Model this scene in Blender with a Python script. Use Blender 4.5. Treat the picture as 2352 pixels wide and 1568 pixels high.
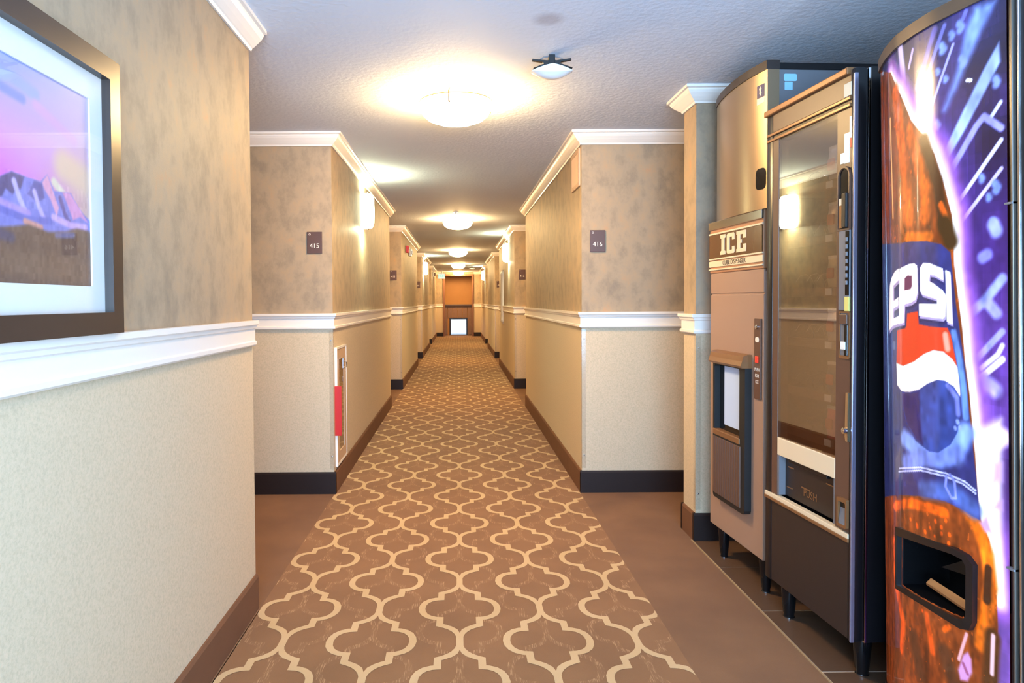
import bpy, bmesh, math, random
import numpy as np
from mathutils import Matrix, Vector

# ------------------------------------------------------------------ clear
for o in list(bpy.data.objects):
    bpy.data.objects.remove(o, do_unlink=True)
SC = bpy.context.scene
COL = SC.collection
random.seed(7)
RNG = np.random.default_rng(7)

# ------------------------------------------------------------------ camera
F_PX, CAM_H = 1550.0, 1.25
PITCH, ROLL = 0.024, -0.0059
VPX, VPY = 1053.9, 693.5
cam_d = bpy.data.cameras.new('camera')
cam = bpy.data.objects.new('camera', cam_d)
COL.objects.link(cam)
SC.camera = cam
_fw = Vector((0, math.cos(PITCH), -math.sin(PITCH)))
_up = Vector((0, math.sin(PITCH), math.cos(PITCH)))
_rt = Vector((1, 0, 0))
_rt2 = _rt * math.cos(ROLL) + _up * math.sin(ROLL)
_up2 = -_rt * math.sin(ROLL) + _up * math.cos(ROLL)
_m = Matrix((_rt2, _up2, -_fw)).transposed().to_4x4()
_m.translation = (0, 0, CAM_H)
cam.matrix_world = _m
_v = Vector((0, 1, 0))
_ox = VPX - F_PX * _v.dot(_rt2) / _v.dot(_fw)
_oy = VPY + F_PX * _v.dot(_up2) / _v.dot(_fw)
cam_d.sensor_fit = 'HORIZONTAL'
cam_d.sensor_width = 36.0
cam_d.lens = 36.0 * F_PX / 2352.0
cam_d.shift_x = (1176.0 - _ox) / 2352.0
cam_d.shift_y = (_oy - 784.0) / 2352.0
cam_d.clip_start = 0.02

# ------------------------------------------------------------------ world, daylight, exposure
SC.view_settings.view_transform = 'Standard'
SC.view_settings.look = 'None'
SC.view_settings.gamma = 1.0
SC.view_settings.use_curve_mapping = False
SC.view_settings.exposure = 0.0
W = bpy.data.worlds.new('daylight')
SC.world = W
W.use_nodes = True
_bg = W.node_tree.nodes['Background']
_bg.inputs[0].default_value = (0.62, 0.80, 1.0, 1)
_bg.inputs[1].default_value = 2.2
# daylight from the lobby windows behind the photographer
_l = bpy.data.lights.new('lobby_window_daylight', 'AREA')
_l.shape = 'RECTANGLE'; _l.size = 3.4; _l.size_y = 1.9
_l.energy = 600; _l.color = (0.38, 0.66, 1.0)
_lo = bpy.data.objects.new('lobby_window_daylight', _l)
COL.objects.link(_lo)
_lo.location = (0.2, -1.65, 1.2)
_lo.rotation_euler = (math.radians(131), 0, 0)

LAMP_EMIT = 150.0
SCONCE_EMIT = 9.0
LAMP_COL = (1.0, 0.66, 0.29)
SCONCE_COL = (0.96, 1.0, 0.64)

# ------------------------------------------------------------------ materials
def srgb(r, g, b):
    f = lambda c: (c / 255 / 12.92) if c / 255 <= 0.04045 else ((c / 255 + 0.055) / 1.055) ** 2.4
    return (f(r), f(g), f(b), 1.0)

def mat(name, col, rough=0.5, metal=0.0, spec=0.5, noise=0.0, nscale=40, bump=0.0, bscale=200, emit=None, estr=0.0, coat=0.0):
    m = bpy.data.materials.new(name); m.use_nodes = True
    nt = m.node_tree; b = nt.nodes['Principled BSDF']
    b.inputs['Base Color'].default_value = col
    b.inputs['Roughness'].default_value = rough
    b.inputs['Metallic'].default_value = metal
    b.inputs['Specular IOR Level'].default_value = spec
    b.inputs['Coat Weight'].default_value = coat
    if emit:
        b.inputs['Emission Color'].default_value = emit
        b.inputs['Emission Strength'].default_value = estr
    tc = nt.nodes.new('ShaderNodeTexCoord')
    if noise:
        n = nt.nodes.new('ShaderNodeTexNoise'); n.inputs['Scale'].default_value = nscale; n.inputs['Detail'].default_value = 4
        nt.links.new(tc.outputs['Object'], n.inputs['Vector'])
        mx = nt.nodes.new('ShaderNodeMix'); mx.data_type = 'RGBA'
        mx.inputs[6].default_value = tuple(c * (1 - noise) for c in col[:3]) + (1,)
        mx.inputs[7].default_value = tuple(min(1, c * (1 + noise)) for c in col[:3]) + (1,)
        nt.links.new(n.outputs['Fac'], mx.inputs[0])
        nt.links.new(mx.outputs[2], b.inputs['Base Color'])
    if bump:
        n2 = nt.nodes.new('ShaderNodeTexNoise'); n2.inputs['Scale'].default_value = bscale; n2.inputs['Detail'].default_value = 3
        nt.links.new(tc.outputs['Object'], n2.inputs['Vector'])
        bp = nt.nodes.new('ShaderNodeBump'); bp.inputs['Strength'].default_value = bump; bp.inputs['Distance'].default_value = 0.01
        nt.links.new(n2.outputs['Fac'], bp.inputs['Height'])
        nt.links.new(bp.outputs['Normal'], b.inputs['Normal'])
    return m

def mat_wall():
    """wallpaper: fine pale weave below the rail, mottled faux finish above it"""
    m = bpy.data.materials.new('wallpaper'); m.use_nodes = True
    nt = m.node_tree; N = nt.nodes; L = nt.links; b = N['Principled BSDF']
    b.inputs['Roughness'].default_value = 0.58
    b.inputs['Specular IOR Level'].default_value = 0.25
    tc = N.new('ShaderNodeTexCoord'); sep = N.new('ShaderNodeSeparateXYZ'); L.new(tc.outputs['Object'], sep.inputs[0])
    gt = N.new('ShaderNodeMath'); gt.operation = 'GREATER_THAN'; gt.inputs[1].default_value = 1.13
    L.new(sep.outputs['Z'], gt.inputs[0])
    mp = N.new('ShaderNodeMapping'); mp.inputs['Scale'].default_value = (1, 1, 0.7); L.new(tc.outputs['Object'], mp.inputs[0])
    def noise(scale, det, src, rough=0.6):
        n = N.new('ShaderNodeTexNoise'); n.inputs['Scale'].default_value = scale; n.inputs['Detail'].default_value = det
        n.inputs['Roughness'].default_value = rough; L.new(src, n.inputs['Vector']); return n.outputs['Fac']
    def ramp(src, stops):
        r = N.new('ShaderNodeValToRGB'); r.color_ramp.elements.remove(r.color_ramp.elements[0])
        r.color_ramp.elements[0].position = stops[0][0]; r.color_ramp.elements[0].color = stops[0][1]
        for p, c in stops[1:]:
            e = r.color_ramp.elements.new(p); e.color = c
        L.new(src, r.inputs[0]); return r.outputs['Color']
    up = ramp(noise(11, 8, mp.outputs[0], 0.66), [(0.30, srgb(140, 125, 108)), (0.42, srgb(153, 135, 113)), (0.52, srgb(164, 144, 120)), (0.62, srgb(170, 146, 118)), (0.72, srgb(180, 143, 110))])
    lo = ramp(noise(120, 5, tc.outputs['Object'], 0.7), [(0.35, srgb(192, 174, 146)), (0.5, srgb(204, 185, 156)), (0.65, srgb(212, 190, 162))])
    mx = N.new('ShaderNodeMix'); mx.data_type = 'RGBA'
    L.new(gt.outputs[0], mx.inputs[0]); L.new(lo, mx.inputs[6]); L.new(up, mx.inputs[7])
    L.new(mx.outputs[2], b.inputs['Base Color'])
    bp = N.new('ShaderNodeBump'); bp.inputs['Strength'].default_value = 0.12; bp.inputs['Distance'].default_value = 0.004
    L.new(noise(260, 3, tc.outputs['Object']), bp.inputs['Height']); L.new(bp.outputs['Normal'], b.inputs['Normal'])
    return m

def mat_ceiling():
    m = bpy.data.materials.new('knockdown_plaster'); m.use_nodes = True
    nt = m.node_tree; N = nt.nodes; L = nt.links; b = N['Principled BSDF']
    b.inputs['Roughness'].default_value = 0.75; b.inputs['Specular IOR Level'].default_value = 0.2
    tc = N.new('ShaderNodeTexCoord')
    n = N.new('ShaderNodeTexNoise'); n.inputs['Scale'].default_value = 38; n.inputs['Detail'].default_value = 5
    L.new(tc.outputs['Object'], n.inputs['Vector'])
    n3 = N.new('ShaderNodeTexNoise'); n3.inputs['Scale'].default_value = 2.2; L.new(tc.outputs['Object'], n3.inputs['Vector'])
    # one grey round stain beside the first lamp
    d = N.new('ShaderNodeVectorMath'); d.operation = 'DISTANCE'; d.inputs[1].default_value = (0.354, 2.64, 2.342)
    L.new(tc.outputs['Object'], d.inputs[0])
    mr = N.new('ShaderNodeMapRange'); mr.inputs[1].default_value = 0.075; mr.inputs[2].default_value = 0.03
    mr.inputs[3].default_value = 0; mr.inputs[4].default_value = 0.5; L.new(d.outputs['Value'], mr.inputs[0])
    c1 = N.new('ShaderNodeMix'); c1.data_type = 'RGBA'
    c1.inputs[6].default_value = srgb(206, 213, 226); c1.inputs[7].default_value = srgb(215, 222, 235)
    L.new(n3.outputs['Fac'], c1.inputs[0])
    c2 = N.new('ShaderNodeMix'); c2.data_type = 'RGBA'; c2.inputs[7].default_value = srgb(150, 142, 150)
    L.new(mr.outputs[0], c2.inputs[0]); L.new(c1.outputs[2], c2.inputs[6]); L.new(c2.outputs[2], b.inputs['Base Color'])
    bp = N.new('ShaderNodeBump'); bp.inputs['Strength'].default_value = 0.35; bp.inputs['Distance'].default_value = 0.008
    L.new(n.outputs['Fac'], bp.inputs['Height']); L.new(bp.outputs['Normal'], b.inputs['Normal'])
    return m

def mat_carpet(name, c_a, c_b, thread=None):
    m = bpy.data.materials.new(name); m.use_nodes = True
    nt = m.node_tree; N = nt.nodes; L = nt.links; b = N['Principled BSDF']
    b.inputs['Roughness'].default_value = 0.85; b.inputs['Specular IOR Level'].default_value = 0.15
    b.inputs['Sheen Weight'].default_value = 0.1
    tc = N.new('ShaderNodeTexCoord')
    n = N.new('ShaderNodeTexNoise'); n.inputs['Scale'].default_value = 3.2; n.inputs['Detail'].default_value = 5
    L.new(tc.outputs['Object'], n.inputs['Vector'])
    r = N.new('ShaderNodeMapRange'); r.inputs[1].default_value = 0.3; r.inputs[2].default_value = 0.7; L.new(n.outputs['Fac'], r.inputs[0])
    mx = N.new('ShaderNodeMix'); mx.data_type = 'RGBA'; mx.inputs[6].default_value = c_a; mx.inputs[7].default_value = c_b
    L.new(r.outputs[0], mx.inputs[0]); out = mx.outputs[2]
    if thread:                                   # broken lighter threads running along the corridor
        mp = N.new('ShaderNodeMapping'); mp.inputs['Scale'].default_value = (260, 22, 1); L.new(tc.outputs['Object'], mp.inputs[0])
        w = N.new('ShaderNodeTexNoise'); w.inputs['Scale'].default_value = 1; w.inputs['Detail'].default_value = 2; L.new(mp.outputs[0], w.inputs['Vector'])
        w2 = N.new('ShaderNodeMapRange'); w2.inputs[1].default_value = 0.52; w2.inputs[2].default_value = 0.66; w2.inputs[4].default_value = 0.65; L.new(w.outputs['Fac'], w2.inputs[0])
        m2 = N.new('ShaderNodeMix'); m2.data_type = 'RGBA'; m2.inputs[7].default_value = thread
        L.new(w2.outputs[0], m2.inputs[0]); L.new(out, m2.inputs[6]); out = m2.outputs[2]
    L.new(out, b.inputs['Base Color'])
    n2 = N.new('ShaderNodeTexNoise'); n2.inputs['Scale'].default_value = 420; n2.inputs['Detail'].default_value = 2; L.new(tc.outputs['Object'], n2.inputs['Vector'])
    bp = N.new('ShaderNodeBump'); bp.inputs['Strength'].default_value = 0.3; bp.inputs['Distance'].default_value = 0.004
    L.new(n2.outputs['Fac'], bp.inputs['Height']); L.new(bp.outputs['Normal'], b.inputs['Normal'])
    return m

def mat_glass(name, tint, refl, rough=0.01):
    m = bpy.data.materials.new(name); m.use_nodes = True
    nt = m.node_tree; N = nt.nodes; L = nt.links; N.remove(N['Principled BSDF'])
    g = N.new('ShaderNodeBsdfGlossy'); g.inputs['Roughness'].default_value = rough; g.inputs['Color'].default_value = (1, 1, 1, 1)
    t = N.new('ShaderNodeBsdfTransparent'); t.inputs['Color'].default_value = tint
    mx = N.new('ShaderNodeMixShader'); mx.inputs[0].default_value = refl
    L.new(t.outputs[0], mx.inputs[1]); L.new(g.outputs[0], mx.inputs[2]); L.new(mx.outputs[0], N['Material Output'].inputs[0])
    return m

def mat_print(name, emit=0.0, rough=0.25, coat=0.6):
    """printed artwork: the flat print is stored per vertex"""
    m = bpy.data.materials.new(name); m.use_nodes = True
    nt = m.node_tree; N = nt.nodes; L = nt.links; b = N['Principled BSDF']
    a = N.new('ShaderNodeVertexColor'); a.layer_name = 'print'
    L.new(a.outputs['Color'], b.inputs['Base Color'])
    b.inputs['Roughness'].default_value = rough; b.inputs['Coat Weight'].default_value = coat; b.inputs['Coat Roughness'].default_value = 0.05
    if emit:
        L.new(a.outputs['Color'], b.inputs['Emission Color']); b.inputs['Emission Strength'].default_value = emit
    return m

M = {
    'wall': mat_wall(), 'ceil': mat_ceiling(),
    'carpet': mat_carpet('plain_carpet', srgb(106, 72, 42), srgb(122, 85, 52)),
    'runner': mat_carpet('patterned_carpet_ground', srgb(120, 83, 48), srgb(133, 93, 56)),
    'lattice': mat_carpet('patterned_carpet_lattice', srgb(186, 154, 110), srgb(195, 164, 122)),
    'ghost': mat_carpet('patterned_carpet_shadow', srgb(122, 85, 50), srgb(136, 96, 59), thread=srgb(176, 136, 94)),
    'tile': mat('floor_tile', srgb(86, 64, 49), 0.42, noise=0.16, nscale=6, bump=0.05, bscale=60),
    'grout': mat('tile_grout', srgb(216, 198, 178), 0.8),
    'strip': mat('transition_strip', srgb(160, 132, 98), 0.5),
    'trim': mat('white_trim_paint', srgb(236, 228, 220), 0.35),
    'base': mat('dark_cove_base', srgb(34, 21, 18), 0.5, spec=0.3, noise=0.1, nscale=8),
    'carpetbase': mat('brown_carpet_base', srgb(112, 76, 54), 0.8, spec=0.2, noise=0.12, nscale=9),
    'black': mat('black_painted_metal', srgb(22, 21, 24), 0.3, spec=0.5),
    'matte_black': mat('matte_black_plastic', srgb(24, 23, 24), 0.55),
    'gloss_black': mat('gloss_black_plastic', srgb(16, 16, 18), 0.12),
    'slate': mat('dark_slate_painted_steel', srgb(112, 113, 120), 0.5, noise=0.05, nscale=8),
    'steel': mat('brushed_stainless', srgb(196, 172, 142), 0.28, metal=0.9, noise=0.05, nscale=3),
    'chrome': mat('chrome', srgb(220, 220, 222), 0.12, metal=1.0),
    'beige': mat('pinkish_beige_enamel', srgb(160, 130, 112), 0.4, noise=0.03, nscale=4),
    'cream': mat('cream_plastic', srgb(226, 206, 174), 0.4),
    'gold': mat('bronze_strip', srgb(138, 97, 62), 0.35, metal=0.3),
    'copper': mat('copper_tan_header', srgb(172, 122, 88), 0.35),
    'brown': mat('brown_vinyl_panel', srgb(96, 68, 54), 0.4, noise=0.08, nscale=20),
    'kick': mat('dark_brown_panel', srgb(44, 33, 30), 0.45, noise=0.08, nscale=30),
    'sign': mat('brown_sign_face', srgb(98, 66, 40), 0.2, coat=0.6),
    'wood_frame': mat('dark_walnut_frame', srgb(58, 44, 38), 0.3, noise=0.18, nscale=14),
    'matboard': mat('white_mat_board', srgb(240, 240, 238), 0.7, noise=0.01, nscale=100),
    'plaque': mat('brown_plaque', srgb(84, 58, 50), 0.45, noise=0.05, nscale=30),
    'ivory': mat('ivory_lettering', srgb(232, 222, 208), 0.5),
    'white': mat('white_plastic', srgb(238, 236, 230), 0.4),
    'red': mat('red_plastic', srgb(196, 30, 28), 0.4),
    'redglow': mat('red_button', srgb(220, 40, 20), 0.3, emit=srgb(255, 60, 30), estr=0.5),
    'yellow': mat('yellow_label', srgb(222, 210, 120), 0.5),
    'sticker': mat('pale_blue_sticker', srgb(150, 205, 235), 0.5),
    'paper': mat('paper_label', srgb(228, 220, 196), 0.6),
    'navy': mat('navy_print', srgb(52, 46, 92), 0.5),
    'splash': mat('pale_blue_splash_plate', srgb(190, 212, 248), 0.35),
    'panebrown': mat('brown_door_insert', srgb(126, 98, 66), 0.15, coat=0.8),
    'orangewall': mat('ochre_painted_wall', srgb(176, 122, 66), 0.6, noise=0.06, nscale=5),
    'plank': mat('stained_plank', srgb(134, 96, 70), 0.45, noise=0.15, nscale=20),
    'darkwood': mat('dark_stained_rail', srgb(74, 48, 34), 0.4, noise=0.1, nscale=20),
    'jamb': mat('door_jamb_brown', srgb(120, 78, 52), 0.45, noise=0.1, nscale=12),
    'navyframe': mat('dark_blue_door_frame', srgb(36, 40, 64), 0.4),
    'sensor': mat('sensor_white_lens', srgb(236, 236, 236), 0.25, coat=0.5),
    'ventdark': mat('vent_duct_dark', srgb(70, 48, 36), 0.8),
    'ventpaint': mat('vent_tan_paint', srgb(196, 164, 134), 0.45),
    'lamp': mat('lamp_glass_lit', srgb(255, 245, 225), 0.3, emit=LAMP_COL + (1,), estr=LAMP_EMIT),
    'sconce': mat('sconce_glass_lit', srgb(255, 245, 225), 0.3, emit=SCONCE_COL + (1,), estr=SCONCE_EMIT),
    'sconce_end': mat('sconce_open_end_lit', srgb(255, 245, 225), 0.3, emit=SCONCE_COL + (1,), estr=1000.0),
    'tube': mat('display_tube_lit', srgb(240, 250, 255), 0.3, emit=(0.8, 0.92, 1, 1), estr=22.0),
    'exit': mat('exit_sign_lit', srgb(230, 245, 240), 0.4, emit=srgb(215, 240, 232), estr=0.8),
    'exitgreen': mat('exit_letters_green', srgb(70, 190, 170), 0.4, emit=srgb(60, 200, 175), estr=0.7),
    'acrylic': mat_glass('clear_acrylic', (0.97, 0.97, 0.97, 1), 0.05, 0.15),
    'glass': mat_glass('display_glass', (0.84, 0.79, 0.74, 1), 0.40),
    'clear': mat_glass('picture_glass', (0.97, 0.97, 0.97, 1), 0.07),
    'doorglass': mat_glass('door_glass', (0.95, 0.97, 1, 1), 0.06),
    'print': mat_print('backlit_print', 0.62),
    'photo': mat_print('mountain_print', 0.0, rough=0.5, coat=0.0),
}

# brushed stainless: highlights drawn out vertically by the horizontal grain
_nt = M['steel'].node_tree; _b = _nt.nodes['Principled BSDF']
_tg = _nt.nodes.new('ShaderNodeTangent'); _tg.direction_type = 'RADIAL'; _tg.axis = 'Z'
_nt.links.new(_tg.outputs[0], _b.inputs['Tangent']); _b.inputs['Anisotropic'].default_value = 0.85; _b.inputs['Anisotropic Rotation'].default_value = 0.25
_b.inputs['Roughness'].default_value = 0.34

# ------------------------------------------------------------------ builders
def wloc(o):
    v = Vector((0, 0, 0))
    while o is not None:
        v += o.location; o = o.parent
    return v

class MB:
    def __init__(self): self.v = []; self.f = []; self.mi = []
    def add(self, vs, fs, mi=0):
        n = len(self.v); self.v += [tuple(p) for p in vs]
        self.f += [tuple(i + n for i in f) for f in fs]; self.mi += [mi] * len(fs); return self
    def box(self, x0, x1, y0, y1, z0, z1, b=0.0, mi=0):
        x0, x1 = min(x0, x1), max(x0, x1); y0, y1 = min(y0, y1), max(y0, y1); z0, z1 = min(z0, z1), max(z0, z1)
        if b <= 0:
            vs = [(x, y, z) for z in (z0, z1) for y in (y0, y1) for x in (x0, x1)]
            return self.add(vs, [(0, 2, 3, 1), (4, 5, 7, 6), (0, 1, 5, 4), (2, 6, 7, 3), (0, 4, 6, 2), (1, 3, 7, 5)], mi)
        b = min(b, (x1 - x0) * .49, (y1 - y0) * .49, (z1 - z0) * .49)
        bm = bmesh.new(); bmesh.ops.create_cube(bm, size=1)
        for q in bm.verts:
            q.co = ((x0 + x1) / 2 + q.co.x * (x1 - x0), (y0 + y1) / 2 + q.co.y * (y1 - y0), (z0 + z1) / 2 + q.co.z * (z1 - z0))
        bmesh.ops.bevel(bm, geom=bm.edges[:], offset=b, segments=2, affect='EDGES', profile=0.5)
        self.bm(bm, mi); return self
    def bm(self, bm, mi=0):
        bm.verts.index_update()
        self.add([q.co[:] for q in bm.verts], [[q.index for q in f.verts] for f in bm.faces], mi); bm.free()
    def prism(self, poly, fn, d0, d1, mi=0):
        """poly of (a,b); fn(a,b,d) -> xyz; extruded between depths d0 and d1"""
        n = len(poly)
        self.add([fn(a, b, d0) for a, b in poly] + [fn(a, b, d1) for a, b in poly],
                 [tuple(range(n))[::-1], tuple(range(n, 2 * n))] + [(i, (i + 1) % n, n + (i + 1) % n, n + i) for i in range(n)], mi); return self
    def ring(self, outer, inner, fn, d0, d1, mi=0):
        n = len(outer)
        vs = [fn(a, b, d) for d in (d0, d1) for lst in (outer, inner) for a, b in lst]
        O0, I0, O1, I1 = 0, n, 2 * n, 3 * n; fs = []
        for i in range(n):
            j = (i + 1) % n
            fs += [(O1 + i, O1 + j, I1 + j, I1 + i), (O0 + i, I0 + i, I0 + j, O0 + j), (O0 + i, O0 + j, O1 + j, O1 + i), (I0 + i, I1 + i, I1 + j, I0 + j)]
        return self.add(vs, fs, mi)
    def lathe(self, prof, c, n=24, axis='z', mi=0, half=None):
        """prof of (r, h)"""
        vs = []; a0, a1 = half if half else (0, 2 * math.pi)
        closed = half is None; m = n if closed else n + 1
        for r, h in prof:
            for k in range(m):
                t = a0 + (a1 - a0) * k / n
                if axis == 'z': p = (c[0] + r * math.cos(t), c[1] + r * math.sin(t), c[2] + h)
                elif axis == 'x': p = (c[0] + h, c[1] + r * math.cos(t), c[2] + r * math.sin(t))
                else: p = (c[0] + r * math.cos(t), c[1] + h, c[2] + r * math.sin(t))
                vs.append(p)
        fs = []
        for i in range(len(prof) - 1):
            for k in range(n):
                j = (k + 1) % m
                fs.append((i * m + k, i * m + j, (i + 1) * m + j, (i + 1) * m + k))
        fs.append(tuple(range(m))[::-1]); fs.append(tuple((len(prof) - 1) * m + k for k in range(m)))
        return self.add(vs, fs, mi)
    def tube(self, pts, r, n=8, mi=0):
        P = [Vector(p) for p in pts]; rings = []
        for i, p in enumerate(P):
            t = (P[min(i + 1, len(P) - 1)] - P[max(i - 1, 0)]).normalized()
            a = t.orthogonal().normalized() if i == 0 else (prev - t * prev.dot(t)).normalized()
            prev = a; bb = t.cross(a)
            rings.append([p + (a * math.cos(2 * math.pi * k / n) + bb * math.sin(2 * math.pi * k / n)) * r for k in range(n)])
        vs = [q for g in rings for q in g]
        fs = [(i * n + k, i * n + (k + 1) % n, (i + 1) * n + (k + 1) % n, (i + 1) * n + k) for i in range(len(P) - 1) for k in range(n)]
        fs += [tuple(range(n))[::-1], tuple((len(P) - 1) * n + k for k in range(n))]
        return self.add(vs, fs, mi)
    def sweep(self, path, prof, side=1, mi=0):
        """prof of (out, z) swept along an xy path with mitred corners; side=+1 puts it left of the path"""
        P = [Vector(p) for p in path]; n = len(prof); vs = []
        for i, p in enumerate(P):
            ns = []
            if i > 0: t = (p - P[i - 1]).normalized(); ns.append(Vector((-t.y, t.x)) * side)
            if i < len(P) - 1: t = (P[i + 1] - p).normalized(); ns.append(Vector((-t.y, t.x)) * side)
            nn = sum(ns, Vector((0, 0))); nn = nn / (nn.length_squared) * len(ns) if len(ns) == 1 else nn * (2 / nn.length_squared)
            for o, z in prof: vs.append((p.x + nn.x * o, p.y + nn.y * o, z))
        fs = [(i * n + k, i * n + (k + 1) % n, (i + 1) * n + (k + 1) % n, (i + 1) * n + k) for i in range(len(P) - 1) for k in range(n)]
        fs += [tuple(range(n))[::-1], tuple((len(P) - 1) * n + k for k in range(n))]
        return self.add(vs, fs, mi)
    def build(self, name, material, parent=None, smooth=False, fix=True):
        off = wloc(parent) if parent is not None else Vector((0, 0, 0))
        me = bpy.data.meshes.new(name)
        me.from_pydata([(x - off.x, y - off.y, z - off.z) for x, y, z in self.v], [], self.f)
        for m in (material if isinstance(material, (list, tuple)) else [material]): me.materials.append(m)
        if any(self.mi): me.polygons.foreach_set('material_index', self.mi)
        if fix:
            bm = bmesh.new(); bm.from_mesh(me); bmesh.ops.recalc_face_normals(bm, faces=bm.faces[:]); bm.to_mesh(me); bm.free()
        if smooth:
            me.polygons.foreach_set('use_smooth', [True] * len(me.polygons))
            try: me.set_sharp_from_angle(angle=math.radians(38))
            except Exception: pass
        me.update()
        o = bpy.data.objects.new(name, me); COL.objects.link(o)
        if parent is not None: o.parent = parent
        return o

def tag(o, label=None, cat=None, group=None, kind=None):
    if label: o['label'] = label
    if cat: o['category'] = cat
    if group: o['group'] = group
    if kind: o['kind'] = kind
    return o

def thing(name, loc, label, cat, group=None):
    o = bpy.data.objects.new(name, None); COL.objects.link(o); o.location = loc
    o.empty_display_size = 0.1
    return tag(o, label, cat, group)

def struct(name, mb, material, label=None, parent=None, smooth=False):
    o = mb.build(name, material, parent, smooth)
    if parent is None: o['kind'] = 'structure'
    if label: o['label'] = label
    return o

def text(name, s, size, loc, rot, material, parent, extrude=0.0006, align='CENTER', sx=1.0):
    c = bpy.data.curves.new(name, 'FONT'); c.body = s; c.size = size; c.extrude = extrude
    c.align_x = align; c.align_y = 'CENTER'; c.materials.append(material); c.resolution_u = 3
    tmp = bpy.data.objects.new(name, c); COL.objects.link(tmp)
    me = bpy.data.meshes.new_from_object(tmp.evaluated_get(bpy.context.evaluated_depsgraph_get()))
    bpy.data.objects.remove(tmp, do_unlink=True)
    o = bpy.data.objects.new(name, me); COL.objects.link(o)
    o.location = Vector(loc) - (wloc(parent) if parent is not None else Vector((0, 0, 0)))
    o.rotation_euler = rot; o.scale = (sx, 1, 1)
    if parent is not None: o.parent = parent
    return o
TO_CAM = (math.radians(90), 0, 0)                       # lettering on a face that looks along -y
TO_LEFT = (math.radians(90), 0, math.radians(-90))      # lettering on a face that looks along -x

def rrect(x0, x1, y0, y1, r, n=4):
    out = []
    for cx, cy, a in ((x1 - r, y1 - r, 0), (x0 + r, y1 - r, 90), (x0 + r, y0 + r, 180), (x1 - r, y0 + r, 270)):
        for k in range(n + 1):
            t = math.radians(a + 90 * k / n); out.append((cx + r * math.cos(t), cy + r * math.sin(t)))
    return out

# ---- flat print painter: colours on a regular (s, z) grid, units mm
def seg_dist(X, Y, pts):
    d = np.full(X.shape, 1e9)
    for (ax, ay), (bx, by) in zip(pts[:-1], pts[1:]):
        dx, dy = bx - ax, by - ay; l2 = dx * dx + dy * dy or 1e-9
        t = np.clip(((X - ax) * dx + (Y - ay) * dy) / l2, 0, 1)
        d = np.minimum(d, np.hypot(X - ax - t * dx, Y - ay - t * dy))
    return d

def in_poly(X, Y, pts):
    ins = np.zeros(X.shape, bool); n = len(pts)
    for i in range(n):
        (ax, ay), (bx, by) = pts[i], pts[(i + 1) % n]
        if ay == by: continue
        c = ((ay > Y) != (by > Y)) & (X < (bx - ax) * (Y - ay) / (by - ay) + ax)
        ins ^= c
    return ins

def paint(img, X, Y, layers):
    """img (rows, cols, 3) sRGB 0..255, edited in place"""
    for lay in layers:
        if lay[0] == 'P': _, col, f, pts = lay; w = 0
        else: _, col, w, f, pts = lay
        xs = [p[0] for p in pts]; ys = [p[1] for p in pts]; pad = w + 2 * f + 4
        m = (X[0] >= min(xs) - pad) & (X[0] <= max(xs) + pad); k = (Y[:, 0] >= min(ys) - pad) & (Y[:, 0] <= max(ys) + pad)
        if not m.any() or not k.any(): continue
        ci = np.where(m)[0]; ri = np.where(k)[0]; sl = (slice(ri[0], ri[-1] + 1), slice(ci[0], ci[-1] + 1))
        x, y = X[sl], Y[sl]
        if lay[0] == 'P':
            d = seg_dist(x, y, list(pts) + [pts[0]]); d = np.where(in_poly(x, y, pts), -d, d)
            a = np.clip(0.5 - d / (2 * max(f, 0.6)), 0, 1)
        else:
            d = seg_dist(x, y, pts) - w * 0.5
            a = np.clip(1 - d / max(f, 0.6), 0, 1)
        a = (a * a * (3 - 2 * a))[..., None]
        img[sl] = img[sl] * (1 - a) + np.array(col, float) * a

def colour_mesh(o, img):
    c = np.clip(img.reshape(-1, 3) / 255.0, 0, 1)
    lin = np.where(c <= 0.04045, c / 12.92, ((c + 0.055) / 1.055) ** 2.4)
    at = o.data.color_attributes.new('print', 'FLOAT_COLOR', 'POINT')
    at.data.foreach_set('color', np.concatenate([lin, np.ones((len(lin), 1))], 1).astype(np.float32).ravel())

# =================================================================== the setting
XL, XLW, XR, ZC = -0.822, -0.839, 0.800, 2.342
YD1, PER, SEG = 4.395, 5.30, 3.66           # first block face, period of blocks, length of a block
BLK = [YD1 + PER * k for k in range(4)]     # 4.395 9.695 14.995 20.295
YEND = 24.60
YBACK = -1.9

# floor slab with its coverings as parts
floor = struct('floor', MB().box(-2.4, 2.5, YBACK, 27.2, -0.12, -0.0004), M['grout'], 'corridor floor with patterned carpet, plain carpet alcoves and brown tiles')

# plain carpet: everything but the runner and the tile area
pc = MB()
TX, TY = 1.208, 3.50
pc.add([(-2.2, YBACK, 0), (XLW + .02, YBACK, 0), (XLW + .02, 2.72, 0), (XL, 2.72, 0), (XL, YEND + .9, 0), (-2.2, YEND + .9, 0)], [(0, 1, 2, 3, 4, 5)])
pc.add([(0.786, YBACK, 0), (TX, YBACK, 0), (TX, TY, 0), (2.4, TY, 0), (2.4, YEND + .9, 0), (0.786, YEND + .9, 0)], [(0, 1, 2, 3, 4, 5)])
pc.build('plain_carpet', M['carpet'], floor, fix=False)

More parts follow.
